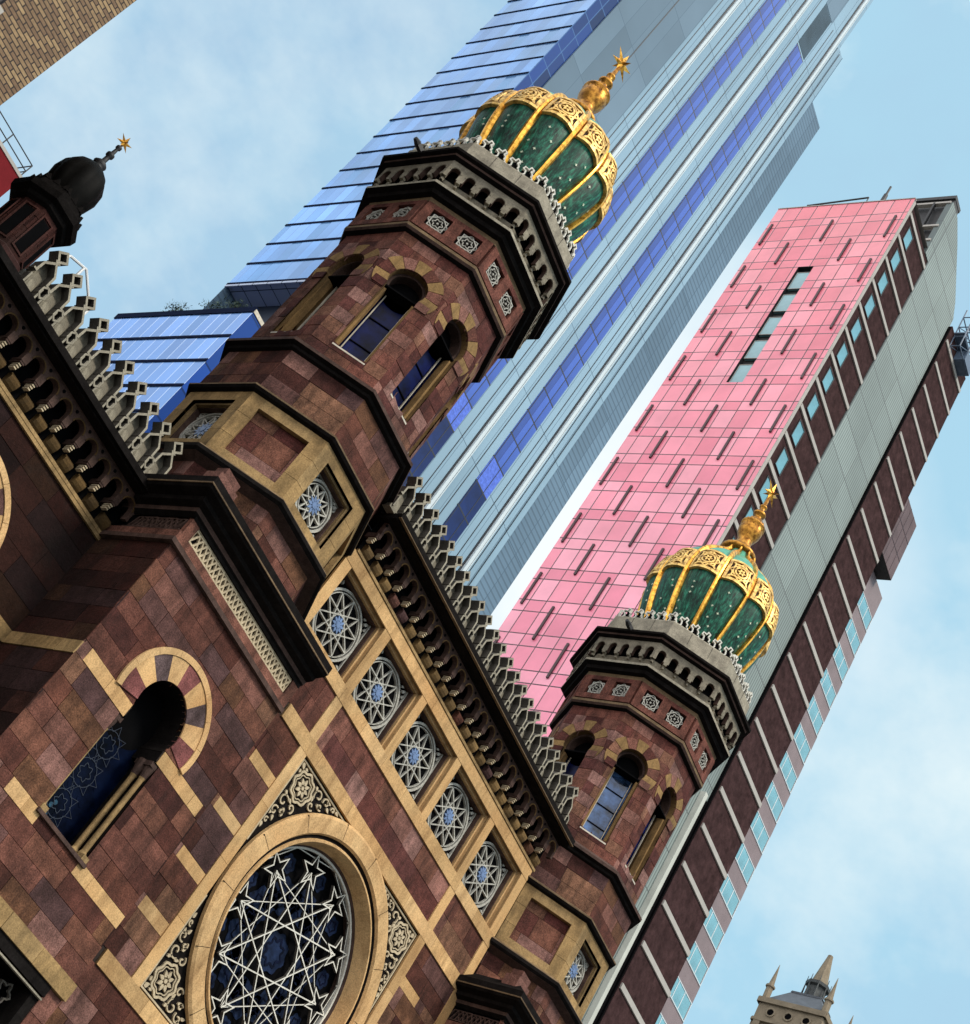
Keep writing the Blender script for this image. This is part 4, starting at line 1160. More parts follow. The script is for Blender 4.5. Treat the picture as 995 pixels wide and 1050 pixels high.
for x in (82.9, 87.2, 88.3, 93.9, 98.3, 104.3, 107.45, 108.7):
    if l1 is None: m = MB(); m.box(FB, 0, .10, 0, 237, 0, .06, 0); l1 = m.build('joint_strip', ['line'], sky, (x, 0, 0))
    else: copy_part(l1, sky, Vector((x, 0, 0)) - WORLD[sky.name])
def winbox(mat): 
    m = MB(); m.box(FB, 0, 3.2, 0, 4.28, -.02, .09, 0); m.box(FB, .1, .2, 0, 4.28, .09, .12, 1); m.box(FB, 2.1, 2.2, 0, 4.28, .09, .12, 1)
    m.box(FB, -.05, 3.25, 4.28, 4.50, 0, .10, 1)
    return m
wb = {}
for x, zt in ((89.3, 275), (99.7, 222)):
    z = 79.6
    while z < zt:
        key = 'navywin' if z < 114 else ('midwin' if z < 119 else 'bluewin')
        if key not in wb: wb[key] = winbox(key).build('window', [key, 'line'], sky, (x, 0, z))
        else: copy_part(wb[key], sky, Vector((x, 0, z)) - WORLD[sky.name])
        z += 4.5
m = MB(); m.box(FB, 0, 3.3, 0, 12.8, -.02, .05, 0); m.build('window', ['darkwin'], sky, (99.6, 0, 224.2))
m = MB(); m.box(FB, 99.5, 103.2, 237.2, BTOP, 0, .06, 0); m.build('spandrel_panel', ['cladA'], sky)

# ---- lower glass block in front of the tower
pod = thing('glass_building', 'low blue glass block with plants along its roof edge, beside the striped tower', 'office block', (65, 123, 0))
PX, PY0, PY1, PZ = 62.9, 113.2, 134.0, 97.5
mb = MB()
M['gl_pod'] = grid_mat('violet_blue_glass', (.17, .34, .72), (.62, .74, .95), [(1, 1.5, 113.2, .08), (2, 4.0, 97.5, .05)], rough=.12, metal=.4, var=.2, tilt=.14)
M['gl_podf'] = grid_mat('deep_blue_glass', (.02, .075, .34), (.01, .03, .12), [(2, 4.0, 97.1, .22)], rough=.15, metal=.2, var=.4)
mb.face([(PX, PY1, 0), (PX, PY0, 0), (PX, PY0, PZ), (PX, PY1, PZ)], 0)
mb.face([(PX, PY0, 0), (66.9, PY0, 0), (66.9, PY0, PZ), (PX, PY0, PZ)], 1)
mb.face([(PX, PY1, 0), (66.9, PY1, 0), (66.9, PY1, PZ), (PX, PY1, PZ)], 1); mb.face([(66.9, PY0, 0), (66.9, PY1, 0), (66.9, PY1, PZ), (66.9, PY0, PZ)], 1)
mb.face([(PX, PY0, PZ), (66.9, PY0, PZ), (66.9, PY1, PZ), (PX, PY1, PZ)], 1)
mb.build('glass_wall', ['gl_pod', 'gl_podf'], pod)
FP = Fr((PX, 0, 0), (0, -1, 0), (-1, 0, 0))
p0 = None
for i in range(12):
    if p0 is None: m = MB(); m.box(FP, -PY1, -PY0, 0, .38, 0, .09, 0); p0 = m.build('ledge', ['ledge'], pod, (0, 0, 93.35))
    else: copy_part(p0, pod, Vector((0, 0, 93.35 - 4.0 * i)) - WORLD[pod.name])
m = MB(); m.box(FP, -PY1, -PY0, 97.5, 98.3, -.3, .12, 0); m.box(Fr((0, PY0, 0), (1, 0, 0), (0, -1, 0)), PX + .01, 66.9, 97.5, 98.0, -.2, .12, 1)
m.build('roof_edge', ['ledge', 'bars'], pod)
M['leafg'] = plain_mat('dark_green_foliage', (.035, .06, .03), .7, var=.5, scale=6)
M['bark'] = plain_mat('brown_bark', (.06, .045, .03), .9)
def shrub(x, y, h, w, lab, seed):
    r = random.Random(seed)
    t = thing('shrub', lab, 'plant', (x, y, 98.3), 'plants along the glass roof')
    m = MB(); g = MB()
    for i in range(5):
        a = r.uniform(0, 2 * PI); e = Vector((x + r.uniform(-.2, .2) , y + r.uniform(-w, w) * .5, 98.3 + h * r.uniform(.5, .9)))
        m.tube((x, y + r.uniform(-.2, .2), 98.3), e, .05, 0, 5, .02)
        for j in range(46):
            c = e + Vector((r.gauss(0, .35), r.gauss(0, w * .30), r.gauss(0, h * .16)))
            d = Vector((r.uniform(-1, 1), r.uniform(-1, 1), r.uniform(-.2, 1))).normalized(); s = d.orthogonal().normalized(); l = r.uniform(.3, .6)
            g.face([c, c + d * l * .5 + s * .07, c + d * l, c + d * l * .5 - s * .07], 0)
    m.build('stem', ['bark'], t); g.build('foliage', ['leafg'], t)
shrub(63.4, 126.2, 1.7, 2.2, 'spiky green plant on the glass roof, farthest left of the three', 1)
shrub(63.4, 120.8, 1.3, 2.0, 'low green plant on the glass roof, middle one of the three', 2)
shrub(63.4, 117.2, 1.6, 1.4, 'small green plant on the glass roof nearest the brown tower', 3)

# ================================================================== pink clad building
PK = thing('hotel_block', 'tall block with pink panelled side and brown banded front beside the ribbed concrete core', 'high-rise', (81, 61, 0))
QX, QY, QT = 71.1, 55.0, 123.5
M['pink'] = grid_mat('pink_glazed_panel', (.90, .30, .42), (.20, .05, .08), [(1, 1.508, 55.0, .075), ], rough=.28, var=.10, big=.05, bigvar=.10)
def pink_mat():
    m, nt, bs = new_mat('pink_glazed_panels')
    tc = N(nt, 'ShaderNodeTexCoord').outputs['Object']; sx = N(nt, 'ShaderNodeSeparateXYZ'); nt.links.new(tc, sx.inputs[0])
    ty = math_n(nt, 'DIVIDE', math_n(nt, 'SUBTRACT', sx.outputs[1], 55.35), 1.52)
    tz = math_n(nt, 'DIVIDE', math_n(nt, 'SUBTRACT', sx.outputs[2], 123.5 - 3.46 * 40), 3.46)
    fy, fz = math_n(nt, 'FRACT', ty), math_n(nt, 'FRACT', tz)
    ly = math_n(nt, 'LESS_THAN', fy, .06)
    l1 = math_n(nt, 'LESS_THAN', fz, .032)
    l2 = math_n(nt, 'LESS_THAN', math_n(nt, 'ABSOLUTE', math_n(nt, 'SUBTRACT', fz, .36)), .016)
    mask = math_n(nt, 'MAXIMUM', ly, math_n(nt, 'MAXIMUM', l1, l2))
    cb = N(nt, 'ShaderNodeCombineXYZ'); nt.links.new(math_n(nt, 'FLOOR', ty), cb.inputs[0]); nt.links.new(math_n(nt, 'FLOOR', tz), cb.inputs[1]); nt.links.new(math_n(nt, 'GREATER_THAN', fz, .36), cb.inputs[2])
    wn = N(nt, 'ShaderNodeTexWhiteNoise'); nt.links.new(cb.outputs[0], wn.inputs[0])
    c = ramp(nt, wn.outputs['Value'], [(0, (.80, .20, .28)), (.5, (.90, .275, .355)), (1, (.93, .36, .44))])
    up = ramp(nt, math_n(nt, 'DIVIDE', sx.outputs[2], 130), [(.35, (1.0, 1.15, 1.25)), (.95, (.90, .72, .68))])
    c = mixc(nt, 1, c, up, 'MULTIPLY')
    c = mixc(nt, 1, c, ramp(nt, noise(nt, .25, 5, .6), [(.3, (.84,) * 3), (.7, (1.08,) * 3)]), 'MULTIPLY')
    c = mixc(nt, mask, c, (.05, .012, .022))
    nt.links.new(c, bs.inputs['Base Color']); bs.inputs['Roughness'].default_value = .16; bs.inputs['Specular IOR Level'].default_value = .5
    tilt_normal(nt, bs, wn.outputs['Color'], .14)
    return m
M['pinkp'] = pink_mat()
M['granite'] = stone_mat('dark_brown_granite', (.046, .025, .025), .5, 1.7, 1.6, tone=False, bump=.05, stain=.6, stain_col=(.012, .008, .008), rough=.9, spec=.02, fine=(.6, 1.3))
M['band'] = plain_mat('pale_concrete_band', (.36, .34, .31), .8, var=.15, scale=.6)
M['bandl'] = plain_mat('light_concrete_pier', (.45, .46, .41), .8, var=.15, scale=.4)
M['teal'] = plain_mat('teal_window_glass', (.16, .30, .33), .12, spec=.7, var=.3, scale=.4)
M['cyan'] = plain_mat('sky_blue_window_glass', (.15, .36, .43), .2, spec=.5, var=.35, scale=.4)
M['mauve'] = plain_mat('mauve_spandrel_panel', (.21, .16, .165), .6, var=.15, scale=.5)
M['mauved'] = plain_mat('dark_mauve_panel', (.13, .095, .10), .7, spec=.1, var=.2, scale=.5)
M['ribbed'] = grid_mat('ribbed_grey_concrete', (.215, .265, .25), (.085, .10, .10), [(2, 3.49, 121.0, .10), (0, 4.3, 77.3, .10)], rough=.75, var=.12, fine=(0, .3, .38, .55), big=.08, bigvar=.2)
M['finm'] = plain_mat('maroon_metal_fin', (.055, .026, .030), .5)
FQ = Fr((0, QY, 0), (1, 0, 0), (0, -1, 0)); FS = Fr((QX, 0, 0), (0, -1, 0), (-1, 0, 0))
QYB = 68.57
# pink side with the slot of five windows left open
WY0, WY1, WZ0, WZ1 = 61.05, 62.55, 96.2, 113.2
mb = MB()
for y0, y1, z0, z1 in ((QY, WY0, 0, QT), (WY1, QYB, 0, QT), (WY0, WY1, 0, WZ0), (WY0, WY1, WZ1, QT)):
    mb.face([(QX, y1, z0), (QX, y0, z0), (QX, y0, z1), (QX, y1, z1)], 0)
mb.face([(QX, QY, QT), (91.6, QY, QT), (91.6, QYB, QT), (QX, QYB, QT)], 1); mb.face([(QX, QYB, 0), (91.6, QYB, 0), (91.6, QYB, QT), (QX, QYB, QT)], 1); mb.face([(91.6, QY + 1.25, 0), (91.6, QYB, 0), (91.6, QYB, QT), (91.6, QY + 1.25, QT)], 1)
mb.box(FS, -QYB, -QY, QT, QT + .12, -.3, .06, 1)
mb.build('pink_wall', ['pinkp', 'band'], PK)
mb = MB()
for y in (WY0, WY1): mb.face([(QX, y, WZ0), (QX + .5, y, WZ0), (QX + .5, y, WZ1), (QX, y, WZ1)], 0)
for z in (WZ0, WZ1): mb.face([(QX, WY0, z), (QX + .5, WY0, z), (QX + .5, WY1, z), (QX, WY1, z)], 0)
mb.face([(QX + .5, WY1, WZ0), (QX + .5, WY0, WZ0), (QX + .5, WY0, WZ1), (QX + .5, WY1, WZ1)], 0)
mb.build('window_recess', ['iron'], PK)
w_ = None
for i in range(5):
    z = WZ0 + .15 + 3.42 * i
    if w_ is None:
        m = MB(); m.box(FS, -WY1 + .10, -WY0 - .02, 0, 2.55, -.45, -.22, 0); m.ribbon(FS, [(-WY1 + .12, .03), (-WY0 - .04, .03), (-WY0 - .04, 2.52), (-WY1 + .12, 2.52)], .06, -.3, -.19, 1, closed=True); w_ = m.build('window', ['teal', 'band'], PK, (0, 0, z))
    else: copy_part(w_, PK, Vector((0, 0, z)) - WORLD[PK.name])
fin0 = None; cnt = 0
for r in range(0, 24):
    zt = 120.7 - 3.46 * r
    for j in range(4):
        y = (61.97 if r % 2 == 0 else 59.0) + 6.08 * (j - 1)
        y = {0: 1, 1: 1}[r % 2] * y
        if not (QY + .3 < y < QYB - .1) or (WY0 - .2 < y < WY1 + .2 and WZ0 - 1 < zt < WZ1 + 3): continue
        if cnt >= 95: continue
        cnt += 1
        if fin0 is None: m = MB(); m.box(FS, -.095, .095, -3.4, 0, 0, .15, 0); fin0 = m.build('fin', ['finm'], PK, (0, y, zt))
        else: copy_part(fin0, PK, Vector((0, y, zt)) - WORLD[PK.name])
# front
mb = MB()
mb.face([FQ.p(QX, 0, 0), FQ.p(77.3, 0, 0), FQ.p(77.3, 122.6, 0), FQ.p(QX, 122.6, 0)], 0)
mb.box(FQ, QX, 71.45, 0, QT - .3, 0, .08, 1)
mb.build('front_wall', ['granite', 'band'], PK)
b1 = b2 = s1 = None
for i in range(34):
    z = 121.35 - 3.49 * i
    if b1 is None:
        m = MB(); m.box(FQ, 71.45, 77.3, 0, .42, 0, .14, 0); b1 = m.build('concrete_band', ['band'], PK, (0, 0, z))
        m = MB(); m.box(FQ, 72.35, 73.60, 0, 2.0, -.02, .05, 0); m.ribbon(FQ, [(72.35, 0), (73.6, 0), (73.6, 2.0), (72.35, 2.0)], .09, 0, .09, 1, closed=True); s1 = m.build('side_window', ['cyan', 'iron'], PK, (0, 0, z - 2.55))
        m = MB(); m.box(FQ, 85.45, 91.55, 0, .42, 0.3, .52, 0); b2 = m.build('concrete_band', ['band'], PK, (0, 0, z))
    else:
        copy_part(b1, PK, Vector((0, 0, z)) - WORLD[PK.name]); copy_part(s1, PK, Vector((0, 0, z - 2.55)) - WORLD[PK.name]); copy_part(b2, PK, Vector((0, 0, z)) - WORLD[PK.name])
mb = MB()
poly = [(77.3, 0), (85.4, 0), (85.4, 124.9), (84.36, 126.3), (80.2, 129.85), (78.1, 131.3), (76.3, 131.2), (76.3, 122.6), (77.3, 122.6)]
mb.prism(FQ, poly, -.5, .10, 0)
mb.build('ribbed_core', ['ribbed'], PK)
mb = MB()
mb.box(FQ, 85.35, 91.6, 0, 123.4, -.5, .40, 0)
mb.box(FQ, 83.85, 84.3, 0, 64, .1, .55, 1); mb.box(FQ, 84.3, 85.35, 0, 64, .1, .2, 2); mb.box(FQ, 85.2, 85.34, 0, 123.4, -.2, .35, 2)  # black strips by the pier and bay edge stand in for shadow
mb.box(FQ, 85.35, 91.6, 123.4, 123.7, -.5, .42, 0)
mb.build('granite_bay', ['granite', 'bandl', 'black'], PK)
# upper right box and recessed strip of triple windows below it
mb = MB()
mb.box(FQ, 91.62, 95.7, 99.2, 106.6, -9, .02, 0)
for x in (92.6, 93.6, 94.6): mb.box(FQ, x, x + .07, 99.25, 106.6, .02, .04, 2)
for z in (101.6, 104.0): mb.box(FQ, 91.62, 95.7, z, z + .08, .02, .045, 2)
mb.face([(91.62, QY, 99.19), (95.7, QY, 99.19), (95.7, QY + 9, 99.19), (91.62, QY + 9, 99.19)], 1)
mb.build('overhanging_room', ['mauved', 'iron', 'finm'], PK)
FT = Fr((0, QY + 1.25, 0), (1, 0, 0), (0, -1, 0))
mb = MB()
mb.box(FT, 91.62, 97.85, 0, 99.0, -8, 0, 0); mb.build('window_strip_wall', ['mauve'], PK)
tw_ = None
for i in range(18):
    z = 53.35 - 3.17 * 2 + 3.17 * i
    if z > 97.2: break
    if tw_ is None:
        m = MB()
        for k in range(3):
            m.box(FT, 93.4 + 1.42 * k, 93.4 + 1.42 * k + 1.34, .05, 1.50, -.02, .03, 0)
        m.ribbon(FT, [(93.32, 0), (97.72, 0), (97.72, 1.55), (93.32, 1.55)], .08, -.02, .06, 1, closed=True)
        for k in (1, 2): m.box(FT, 93.4 + 1.42 * k - .10, 93.4 + 1.42 * k, .05, 1.5, -.02, .055, 1)
        m.box(FT, 91.7, 97.8, -.06, -.0, 0, .03, 1); m.box(FT, 91.7, 97.8, 1.56, 1.62, 0, .03, 1)
        tw_ = m.build('triple_window', ['cyan', 'whitefin'], PK, (0, 0, z))
    else: copy_part(tw_, PK, Vector((0, 0, z)) - WORLD[PK.name])
# open plant frame on the roof
mb = MB()
FC = Fr((76.28, 0, 0), (0, -1, 0), (-1, 0, 0))
mb.box(FC, -60.8, -QY - .15, 123.6, 132.4, -1.9, -.5, 1)
for z in (124.6, 127.0, 131.0): mb.box(FC, -60.5, -QY - .1, z, z + .28, -.3, .1, 0)
for y in (56.6, 59.5): mb.box(FC, -y - .2, -y, 123.6, 131.2, -.2, .12, 2)
mb.box(FC, -60.8, -QY - .1, 132.4, 132.9, -2.0, -.3, 2)
mb.build('plant_frame', ['band', 'iron', 'iron'], PK)
mb = MB()
mb.tube((72, 66.5, 123.6), (72, 66.5, 125.4), .06); mb.tube((72, 66.5, 125.3), (72, 60.5, 125.9), .09); mb.tube((72, 60.5, 123.6), (72, 60.5, 125.9), .06); mb.tube((72, 66.5, 125.4), (72, 63.5, 124.4), .06)
mb.tube((72.5, 59.3, 123.6), (72.5, 59.3, 127.0), .28, 0, 8, .2); mb.tube((72.5, 59.3, 127.0), (72.5, 59.3, 128.4), .12)
mb.build('roof_rail', ['iron'], PK)
cr = MB()
C0, C1 = (86.6, 54.0, 121.6), (90.2, 52.6, 127.5)
xs, ys, zs = (86.4, 88.2, 89.8), (53.6, 54.6), (122.0, 123.5, 125.0, 126.6)
for x in xs:
    for y in ys: cr.tube((x, y, zs[0]), (x, y, zs[-1] + (1.2 if x < 89 else .2)), .07)
for z in zs:
    for y in ys: cr.tube((xs[0], y, z), (xs[-1], y, z), .06)
    for x in xs: cr.tube((x, ys[0], z), (x, ys[1], z), .06)
for i in range(3):
    for y in ys:
        cr.tube((xs[0], y, zs[i]), (xs[1], y, zs[i + 1]), .05); cr.tube((xs[1], y, zs[i + 1]), (xs[2], y, zs[i]), .05)
cr.box(Fr((0, 53.5, 0), (1, 0, 0), (0, -1, 0)), 88.0, 90.0, 122.0, 123.3, -1.1, .05, 1)
cr.box(Fr((0, 54.5, 0), (1, 0, 0), (0, -1, 0)), 86.2, 88.6, 123.75, 123.9, -3, .9, 0)
M['steelblue'] = plain_mat('blue_grey_steel', (.09, .13, .19), .5)
tag(cr.build('cleaning_cradle', ['steelblue', 'steelblue']), 'blue steel lattice cradle hanging at the top right edge of the banded brown block', 'cradle')

# ================================================================== brick building, top left
def brick_mat():
    m, nt, bs = new_mat('buff_brick')
    tc = N(nt, 'ShaderNodeTexCoord').outputs['Object']
    sp = N(nt, 'ShaderNodeSeparateXYZ'); nt.links.new(tc, sp.inputs[0]); cb = N(nt, 'ShaderNodeCombineXYZ')
    nt.links.new(math_n(nt, 'ADD', sp.outputs[0], sp.outputs[1]), cb.inputs[0]); nt.links.new(sp.outputs[2], cb.inputs[1])
    b = N(nt, 'ShaderNodeTexBrick'); nt.links.new(cb.outputs[0], b.inputs['Vector'])
    b.inputs['Scale'].default_value = 1; b.inputs['Brick Width'].default_value = .215; b.inputs['Row Height'].default_value = .082
    b.inputs['Mortar Size'].default_value = .011; b.inputs['Mortar Smooth'].default_value = .2; b.inputs['Bias'].default_value = -.25
    b.inputs['Color1'].default_value = (.16, .095, .05, 1); b.inputs['Color2'].default_value = (.36, .245, .12, 1); b.inputs['Mortar'].default_value = (.022, .013, .010, 1)
    v = ramp(nt, noise(nt, 14, 5, .6), [(.3, (.75,) * 3), (.7, (1.2,) * 3)])
    c = mixc(nt, 1, b.outputs['Color'], v, 'MULTIPLY'); nt.links.new(c, bs.inputs['Base Color']); bs.inputs['Roughness'].default_value = .85
    bp = N(nt, 'ShaderNodeBump'); bp.inputs['Strength'].default_value = .6; bp.inputs['Distance'].default_value = .02; bp.invert = True
    nt.links.new(b.outputs['Fac'], bp.inputs['Height']); nt.links.new(bp.outputs[0], bs.inputs['Normal'])
    return m
M['brick'] = brick_mat()
bb = thing('brick_building', 'buff brick building with dark joints at the corner left of the dark turret', 'building', (0, 25, 0))
FR = Fr((0, 20.5, 0), (1, 0, 0), (0, -1, 0))
mb = MB()
ED, TP = 5.83, 42.0
mb.face([FR.p(-14, 0, 0), FR.p(3.2, 0, 0), FR.p(3.2, TP, 0), FR.p(-14, TP, 0)], 0)
mb.face([FR.p(4.66, 0, 0), FR.p(ED, 0, 0), FR.p(ED, TP, 0), FR.p(4.66, TP, 0)], 0)
zw = [(4, 6), (7.5, 9.5), (11, 13), (17.4, 19.4), (20.9, 22.9), (24.4, 26.4), (27.9, 29.9), (31.4, 33.4), (34.9, 36.9), (38.4, 40.4)]
e = [0] + [v for ab in zw for v in ab] + [TP]
for i in range(0, len(e), 2): mb.face([FR.p(3.2, e[i], 0), FR.p(4.66, e[i], 0), FR.p(4.66, e[i + 1], 0), FR.p(3.2, e[i + 1], 0)], 0)
mb.face([(ED, 20.5, 0), (ED, 34, 0), (ED, 34, TP), (ED, 20.5, TP)], 0); mb.face([(-14, 34, 0), (ED, 34, 0), (ED, 34, TP), (-14, 34, TP)], 0); mb.face([(-14, 20.5, 0), (-14, 34, 0), (-14, 34, TP), (-14, 20.5, TP)], 0); mb.face([(-14, 20.5, TP), (ED, 20.5, TP), (ED, 34, TP), (-14, 34, TP)], 0)
mb.build('brick_wall', ['brick'], bb)
w_ = None
for z0, z1 in zw:
    if w_ is None:
        m = MB(); m.face([FR.p(3.2, 0, -.2), FR.p(4.66, 0, -.2), FR.p(4.66, 2, -.2), FR.p(3.2, 2, -.2)], 0); m.ribbon(FR, [(3.23, .03), (4.63, .03), (4.63, 1.97), (3.23, 1.97)], .06, -.2, -.1, 1, closed=True)
        m.box(FR, 3.2, 4.66, .96, 1.02, -.2, -.12, 1); m.box(FR, 3.1, 4.76, -.1, 0, -.2, .05, 2)
        for x in (3.2, 4.66): m.face([FR.p(x, 0, 0), FR.p(x, 2, 0), FR.p(x, 2, -.2), FR.p(x, 0, -.2)], 1)
        w_ = m.build('window', ['navywin', 'iron', 'band'], bb, (0, 0, z0))
    else: copy_part(w_, bb, Vector((0, 0, z0)) - WORLD[bb.name])

# ---- red building behind
M['redpaint'] = stone_mat('dark_red_render', (.15, .010, .014), .75, 1.2, 1, tone=False, bump=.05, stain=.3, stain_col=(.12, .01, .012))
rbd = thing('red_building', 'dark red wall with a thin roof railing behind the black turret', 'building', (16, 76, 0))
mb = MB(); FRD = Fr((0, 70, 0), (1, 0, 0), (0, -1, 0))
mb.box(FRD, 6, 23.57, 0, 51.1, -12, 0, 0); mb.box(FRD, 6, 23.62, 51.1, 51.3, -12.0, .05, 1)
mb.build('red_wall', ['redpaint', 'band'], rbd)
mb = MB()
for z in (51.75, 52.3): mb.tube((6, 70.1, z), (23.4, 70.1, z), .035)
for i in range(10): mb.tube((23.4 - 1.9 * i, 70.1, 51.3), (23.4 - 1.9 * i, 70.1, 52.3), .035)
for z in (51.75, 52.3): mb.tube((23.4, 70.1, z), (23.4, 81, z), .035)
mb.build('roof_railing', ['iron'], rbd)

# ================================================================== gothic tower, lower right
M['limest'] = stone_mat('tan_limestone', (.27, .22, .155), .65, 1.2, .8, tone=False, bump=.1, stain=.4, stain_col=(.12, .10, .07))
M['slate'] = plain_mat('blue_grey_slate', (.085, .095, .11), .6, var=.2, scale=1)
M['drkcop'] = plain_mat('dark_weathered_copper', (.045, .05, .05), .6, var=.4)
CT = thing('church_tower', 'tan stone tower with corner pinnacles, slate roof and a spired lantern', 'tower', (173, 84.1, 0))
cx_, cy_ = 173.0, 84.1; H = 4.1
fs = [Fr((cx_, cy_ - H, 0), (1, 0, 0), (0, -1, 0)), Fr((cx_ - H, cy_, 0), (0, -1, 0), (-1, 0, 0)), Fr((cx_, cy_ + H, 0), (-1, 0, 0), (0, 1, 0)), Fr((cx_ + H, cy_, 0), (0, 1, 0), (1, 0, 0))]
mb = MB()
for f in fs:
    mb.face([f.p(-H, 0, 0), f.p(H, 0, 0), f.p(H, 96, 0), f.p(-H, 96, 0)], 0)
    for x in (-H, H - .9): mb.box(f, x, x + .9, 0, 93.6, 0, .45, 0)
    mb.box(f, -H - .3, H + .3, 93.6, 94.0, -.2, .5, 0); mb.box(f, -H - .45, H + .45, 96.2, 96.9, -.2, .6, 0); mb.box(f, -H - .2, H + .2, 94.0, 96.2, -.2, .25, 0)
mb.build('tower_wall', ['limest'], CT)
mb = MB()
for f in fs:
    for s in (-1, 1):
        poly = [(s * .75 - .5, 86), (s * .75 + .5, 86), (s * .75 + .5, 91.4), (s * .75, 92.6), (s * .75 - .5, 91.4)]
        mb.prism(f, poly, -.1, .04, 0); mb.ribbon(f, poly, .18, 0, .14, 1, closed=True)
        mb.box(f, s * 2.6 - .12, s * 2.6 + .12, 90.2, 91.8, -.05, .03, 0)
    for x in (-2.4, 0, 2.4): mb.ribbon(f, circ(x, 95.1, .55, 14), .2, .25, .38, 1, closed=True); mb.prism(f, circ(x, 95.1, .5, 12), .2, .26, 0)
mb.build('belfry_opening', ['black', 'limest'], CT)
mb = MB()
A = [(cx_ + sx * H, cy_ + sy * H, 96.9) for sx, sy in ((-1, -1), (1, -1), (1, 1), (-1, 1))]; B = [(cx_ + sx * 2.0, cy_ + sy * 2.0, 100.0) for sx, sy in ((-1, -1), (1, -1), (1, 1), (-1, 1))]
for i in range(4): mb.face([A[i], A[(i + 1) % 4], B[(i + 1) % 4], B[i]], 0)
mb.face(B, 0)
for i in range(4): mb.tube(B[i], B[(i + 1) % 4], .22, 0, 5)
mb.build('slate_roof', ['slate'], CT)
mb = MB()
mb.octring([(1.5, 99.8), (1.5, 100.4), (1.15, 100.5), (1.15, 102.2), (1.5, 102.4), (1.55, 102.8), (1.0, 102.9)], 0, c=(cx_, cy_))
for i in range(8):
    a = PI / 8 + PI / 4 * i; mb.tube((cx_ + 1.55 * math.cos(a), cy_ + 1.55 * math.sin(a), 100.3), (cx_ + 1.55 * math.cos(a), cy_ + 1.55 * math.sin(a), 103.6), .16, 0, 5, .04)
mb.octring([(1.05, 102.8), (.35, 107.2), (.32, 107.5), (0.01, 107.7)], 1, c=(cx_, cy_))
mb.build('spire', ['drkcop', 'limest'], CT)
p_ = None
for sx, sy in ((-1, -1), (1, -1), (1, 1), (-1, 1)):
    if p_ is None:
        m = MB(); m.octring([(.42, 96.4), (.42, 98.6), (.58, 98.7), (.58, 98.95), (.34, 99.1), (.03, 102.2)], 0, n=8); p_ = m.build('pinnacle', ['limest'], CT, (cx_ + sx * (H - .1), cy_ + sy * (H - .1), 0))
    else: copy_part(p_, CT, Vector((cx_ + sx * (H - .1), cy_ + sy * (H - .1), 0)) - WORLD[CT.name])

# ================================================================== ground
M['asphalt'] = stone_mat('asphalt', (.05, .05, .052), .7, 1.3, 3, tone=False, stain=.2)
M['paving'] = grid_mat('pavement_slab', (.28, .27, .25), (.10, .10, .09), [(0, 1.5, 0, .02), (1, 1.5, 0, .02)], rough=.85)
mb = MB(); mb.face([(-900, -900, 0), (1200, -900, 0), (1200, 1200, 0), (-900, 1200, 0)], 0)
mb.build('ground', ['asphalt'], kind='structure')
mb = MB(); mb.box(Fr((0, 0, 0), (1, 0, 0), (0, -1, 0)), -200, 300, .004, .13, -70, -16.5, 0); mb.build('pavement', ['paving'], kind='structure')
mb = MB(); mb.box(Fr((0, 0, 0), (1, 0, 0), (0, -1, 0)), -200, 300, .004, .13, -2.5, 3.5, 0); mb.build('pavement', ['paving'], kind='structure')
M['paint'] = plain_mat('road_marking_paint', (.75, .75, .72), .7, var=.15, scale=4)
mb = MB()
for i in range(60): mb.face([(-120 + 6 * i, 9.4, .005), (-117 + 6 * i, 9.4, .005), (-117 + 6 * i, 9.55, .005), (-120 + 6 * i, 9.55, .005)], 0)
mb.build('road_marking', ['paint'], kind='structure')

# ================================================================== light, sky, camera
SUN_EL, SUN_AZ = math.radians(46), math.radians(8)      # azimuth measured from the street normal (-Y) towards +X
sd = Vector((math.sin(SUN_AZ) * math.cos(SUN_EL), -math.cos(SUN_AZ) * math.cos(SUN_EL), math.sin(SUN_EL)))
ld = bpy.data.lights.new('sun', 'SUN'); ld.energy = 3.1; ld.angle = math.radians(15); ld.color = (1, .92, .80)
lo = bpy.data.objects.new('sun', ld); COL.objects.link(lo); lo.rotation_euler = sd.to_track_quat('Z', 'Y').to_euler()
w = bpy.data.worlds.new('World'); sc.world = w; w.use_nodes = True; nt = w.node_tree
bg = nt.nodes['Background']
st = N(nt, 'ShaderNodeTexSky', sky_type='NISHITA'); st.sun_disc = False; st.sun_elevation = SUN_EL
st.sun_rotation = math.atan2(sd.x, sd.y)
st.altitude = 0; st.air_density = 1.0; st.dust_density = 1.2; st.ozone_density = 1.5
gen = N(nt, 'ShaderNodeTexCoord').outputs['Generated']
cl = noise(nt, 2.4, 7, .6, vec=gen, stretch=(1, 1, 1.3))
cm = ramp(nt, cl, [(.46, (0,) * 3), (.66, (1,) * 3)])
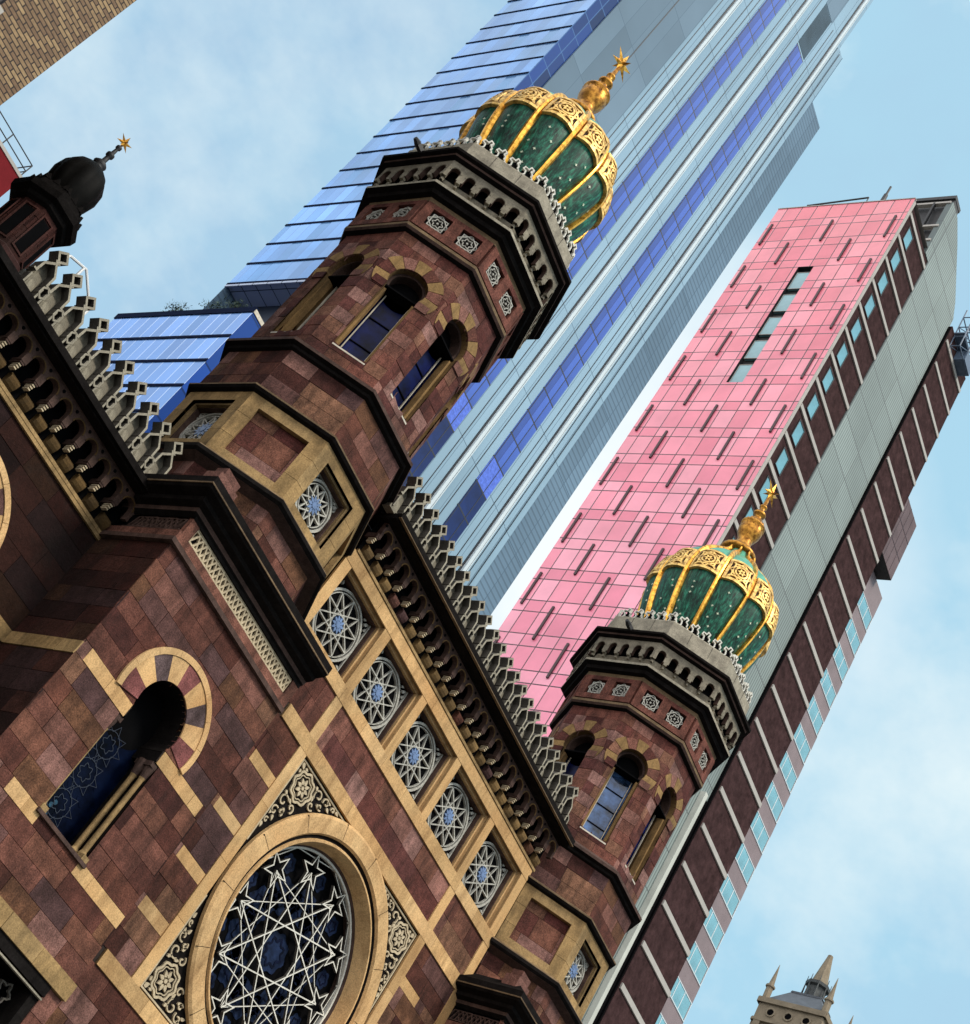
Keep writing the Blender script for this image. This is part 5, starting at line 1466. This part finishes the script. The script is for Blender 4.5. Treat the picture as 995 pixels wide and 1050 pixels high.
gm = ramp(nt, noise(nt, 1.7, 6, .6, vec=gen, stretch=(1.2, 1, 1)), [(.42, (0,) * 3), (.64, (1,) * 3)])
cc = mixc(nt, gm, (4.2, 6.9, 8.5), (4.0, 6.0, 7.8))
cc = mixc(nt, cm, cc, (8.2, 9.4, 9.6))
c = mixc(nt, .9, st.outputs[0], cc)
# unseen sky glow added left of the facade to brighten left-facing sides
dt = N(nt, 'ShaderNodeVectorMath', operation='DOT_PRODUCT'); nt.links.new(gen, dt.inputs[0]); dt.inputs[1].default_value = Vector((-.90, -.12, .42)).normalized()
gl = ramp(nt, dt.outputs['Value'], [(.25, (0,) * 3), (.95, (1,) * 3)])
c = mixc(nt, gl, c, (21, 20.5, 20.5))
dt = N(nt, 'ShaderNodeVectorMath', operation='DOT_PRODUCT'); nt.links.new(gen, dt.inputs[0]); dt.inputs[1].default_value = Vector((1.03, 1.0, 1.16)).normalized()
wc = ramp(nt, math_n(nt, 'ADD', dt.outputs['Value'], math_n(nt, 'MULTIPLY', math_n(nt, 'SUBTRACT', noise(nt, 5, 5, .6, vec=gen), .5), .03)), [(.978, (0,) * 3), (1.0, (1,) * 3)])
c = mixc(nt, wc, c, (8.6, 9.2, 9.4))
nt.links.new(c, bg.inputs['Color']); bg.inputs['Strength'].default_value = .11

cam = bpy.data.cameras.new('camera'); co = bpy.data.objects.new('camera', cam); COL.objects.link(co)
R0 = Vector((0.36362998, -0.80425952, 0.47004241)); D0 = Vector((0.75510767, -0.04100306, -0.65431732)); W0 = Vector((0.54551411, 0.59286202, 0.59239259))
co.matrix_world = Matrix(((R0.x, -D0.x, -W0.x, 0), (R0.y, -D0.y, -W0.y, 0), (R0.z, -D0.z, -W0.z, 1.6), (0, 0, 0, 1)))
cam.sensor_fit = 'VERTICAL'; cam.sensor_height = 24; cam.sensor_width = 24; cam.lens = 1628.89 / 1050 * 24
cam.clip_start = .1; cam.clip_end = 5000
sc.camera = co
sc.render.resolution_x, sc.render.resolution_y = 970, 1024
sc.view_settings.view_transform = 'Standard'; sc.view_settings.look = 'None'; sc.view_settings.exposure = 0; sc.view_settings.gamma = 1
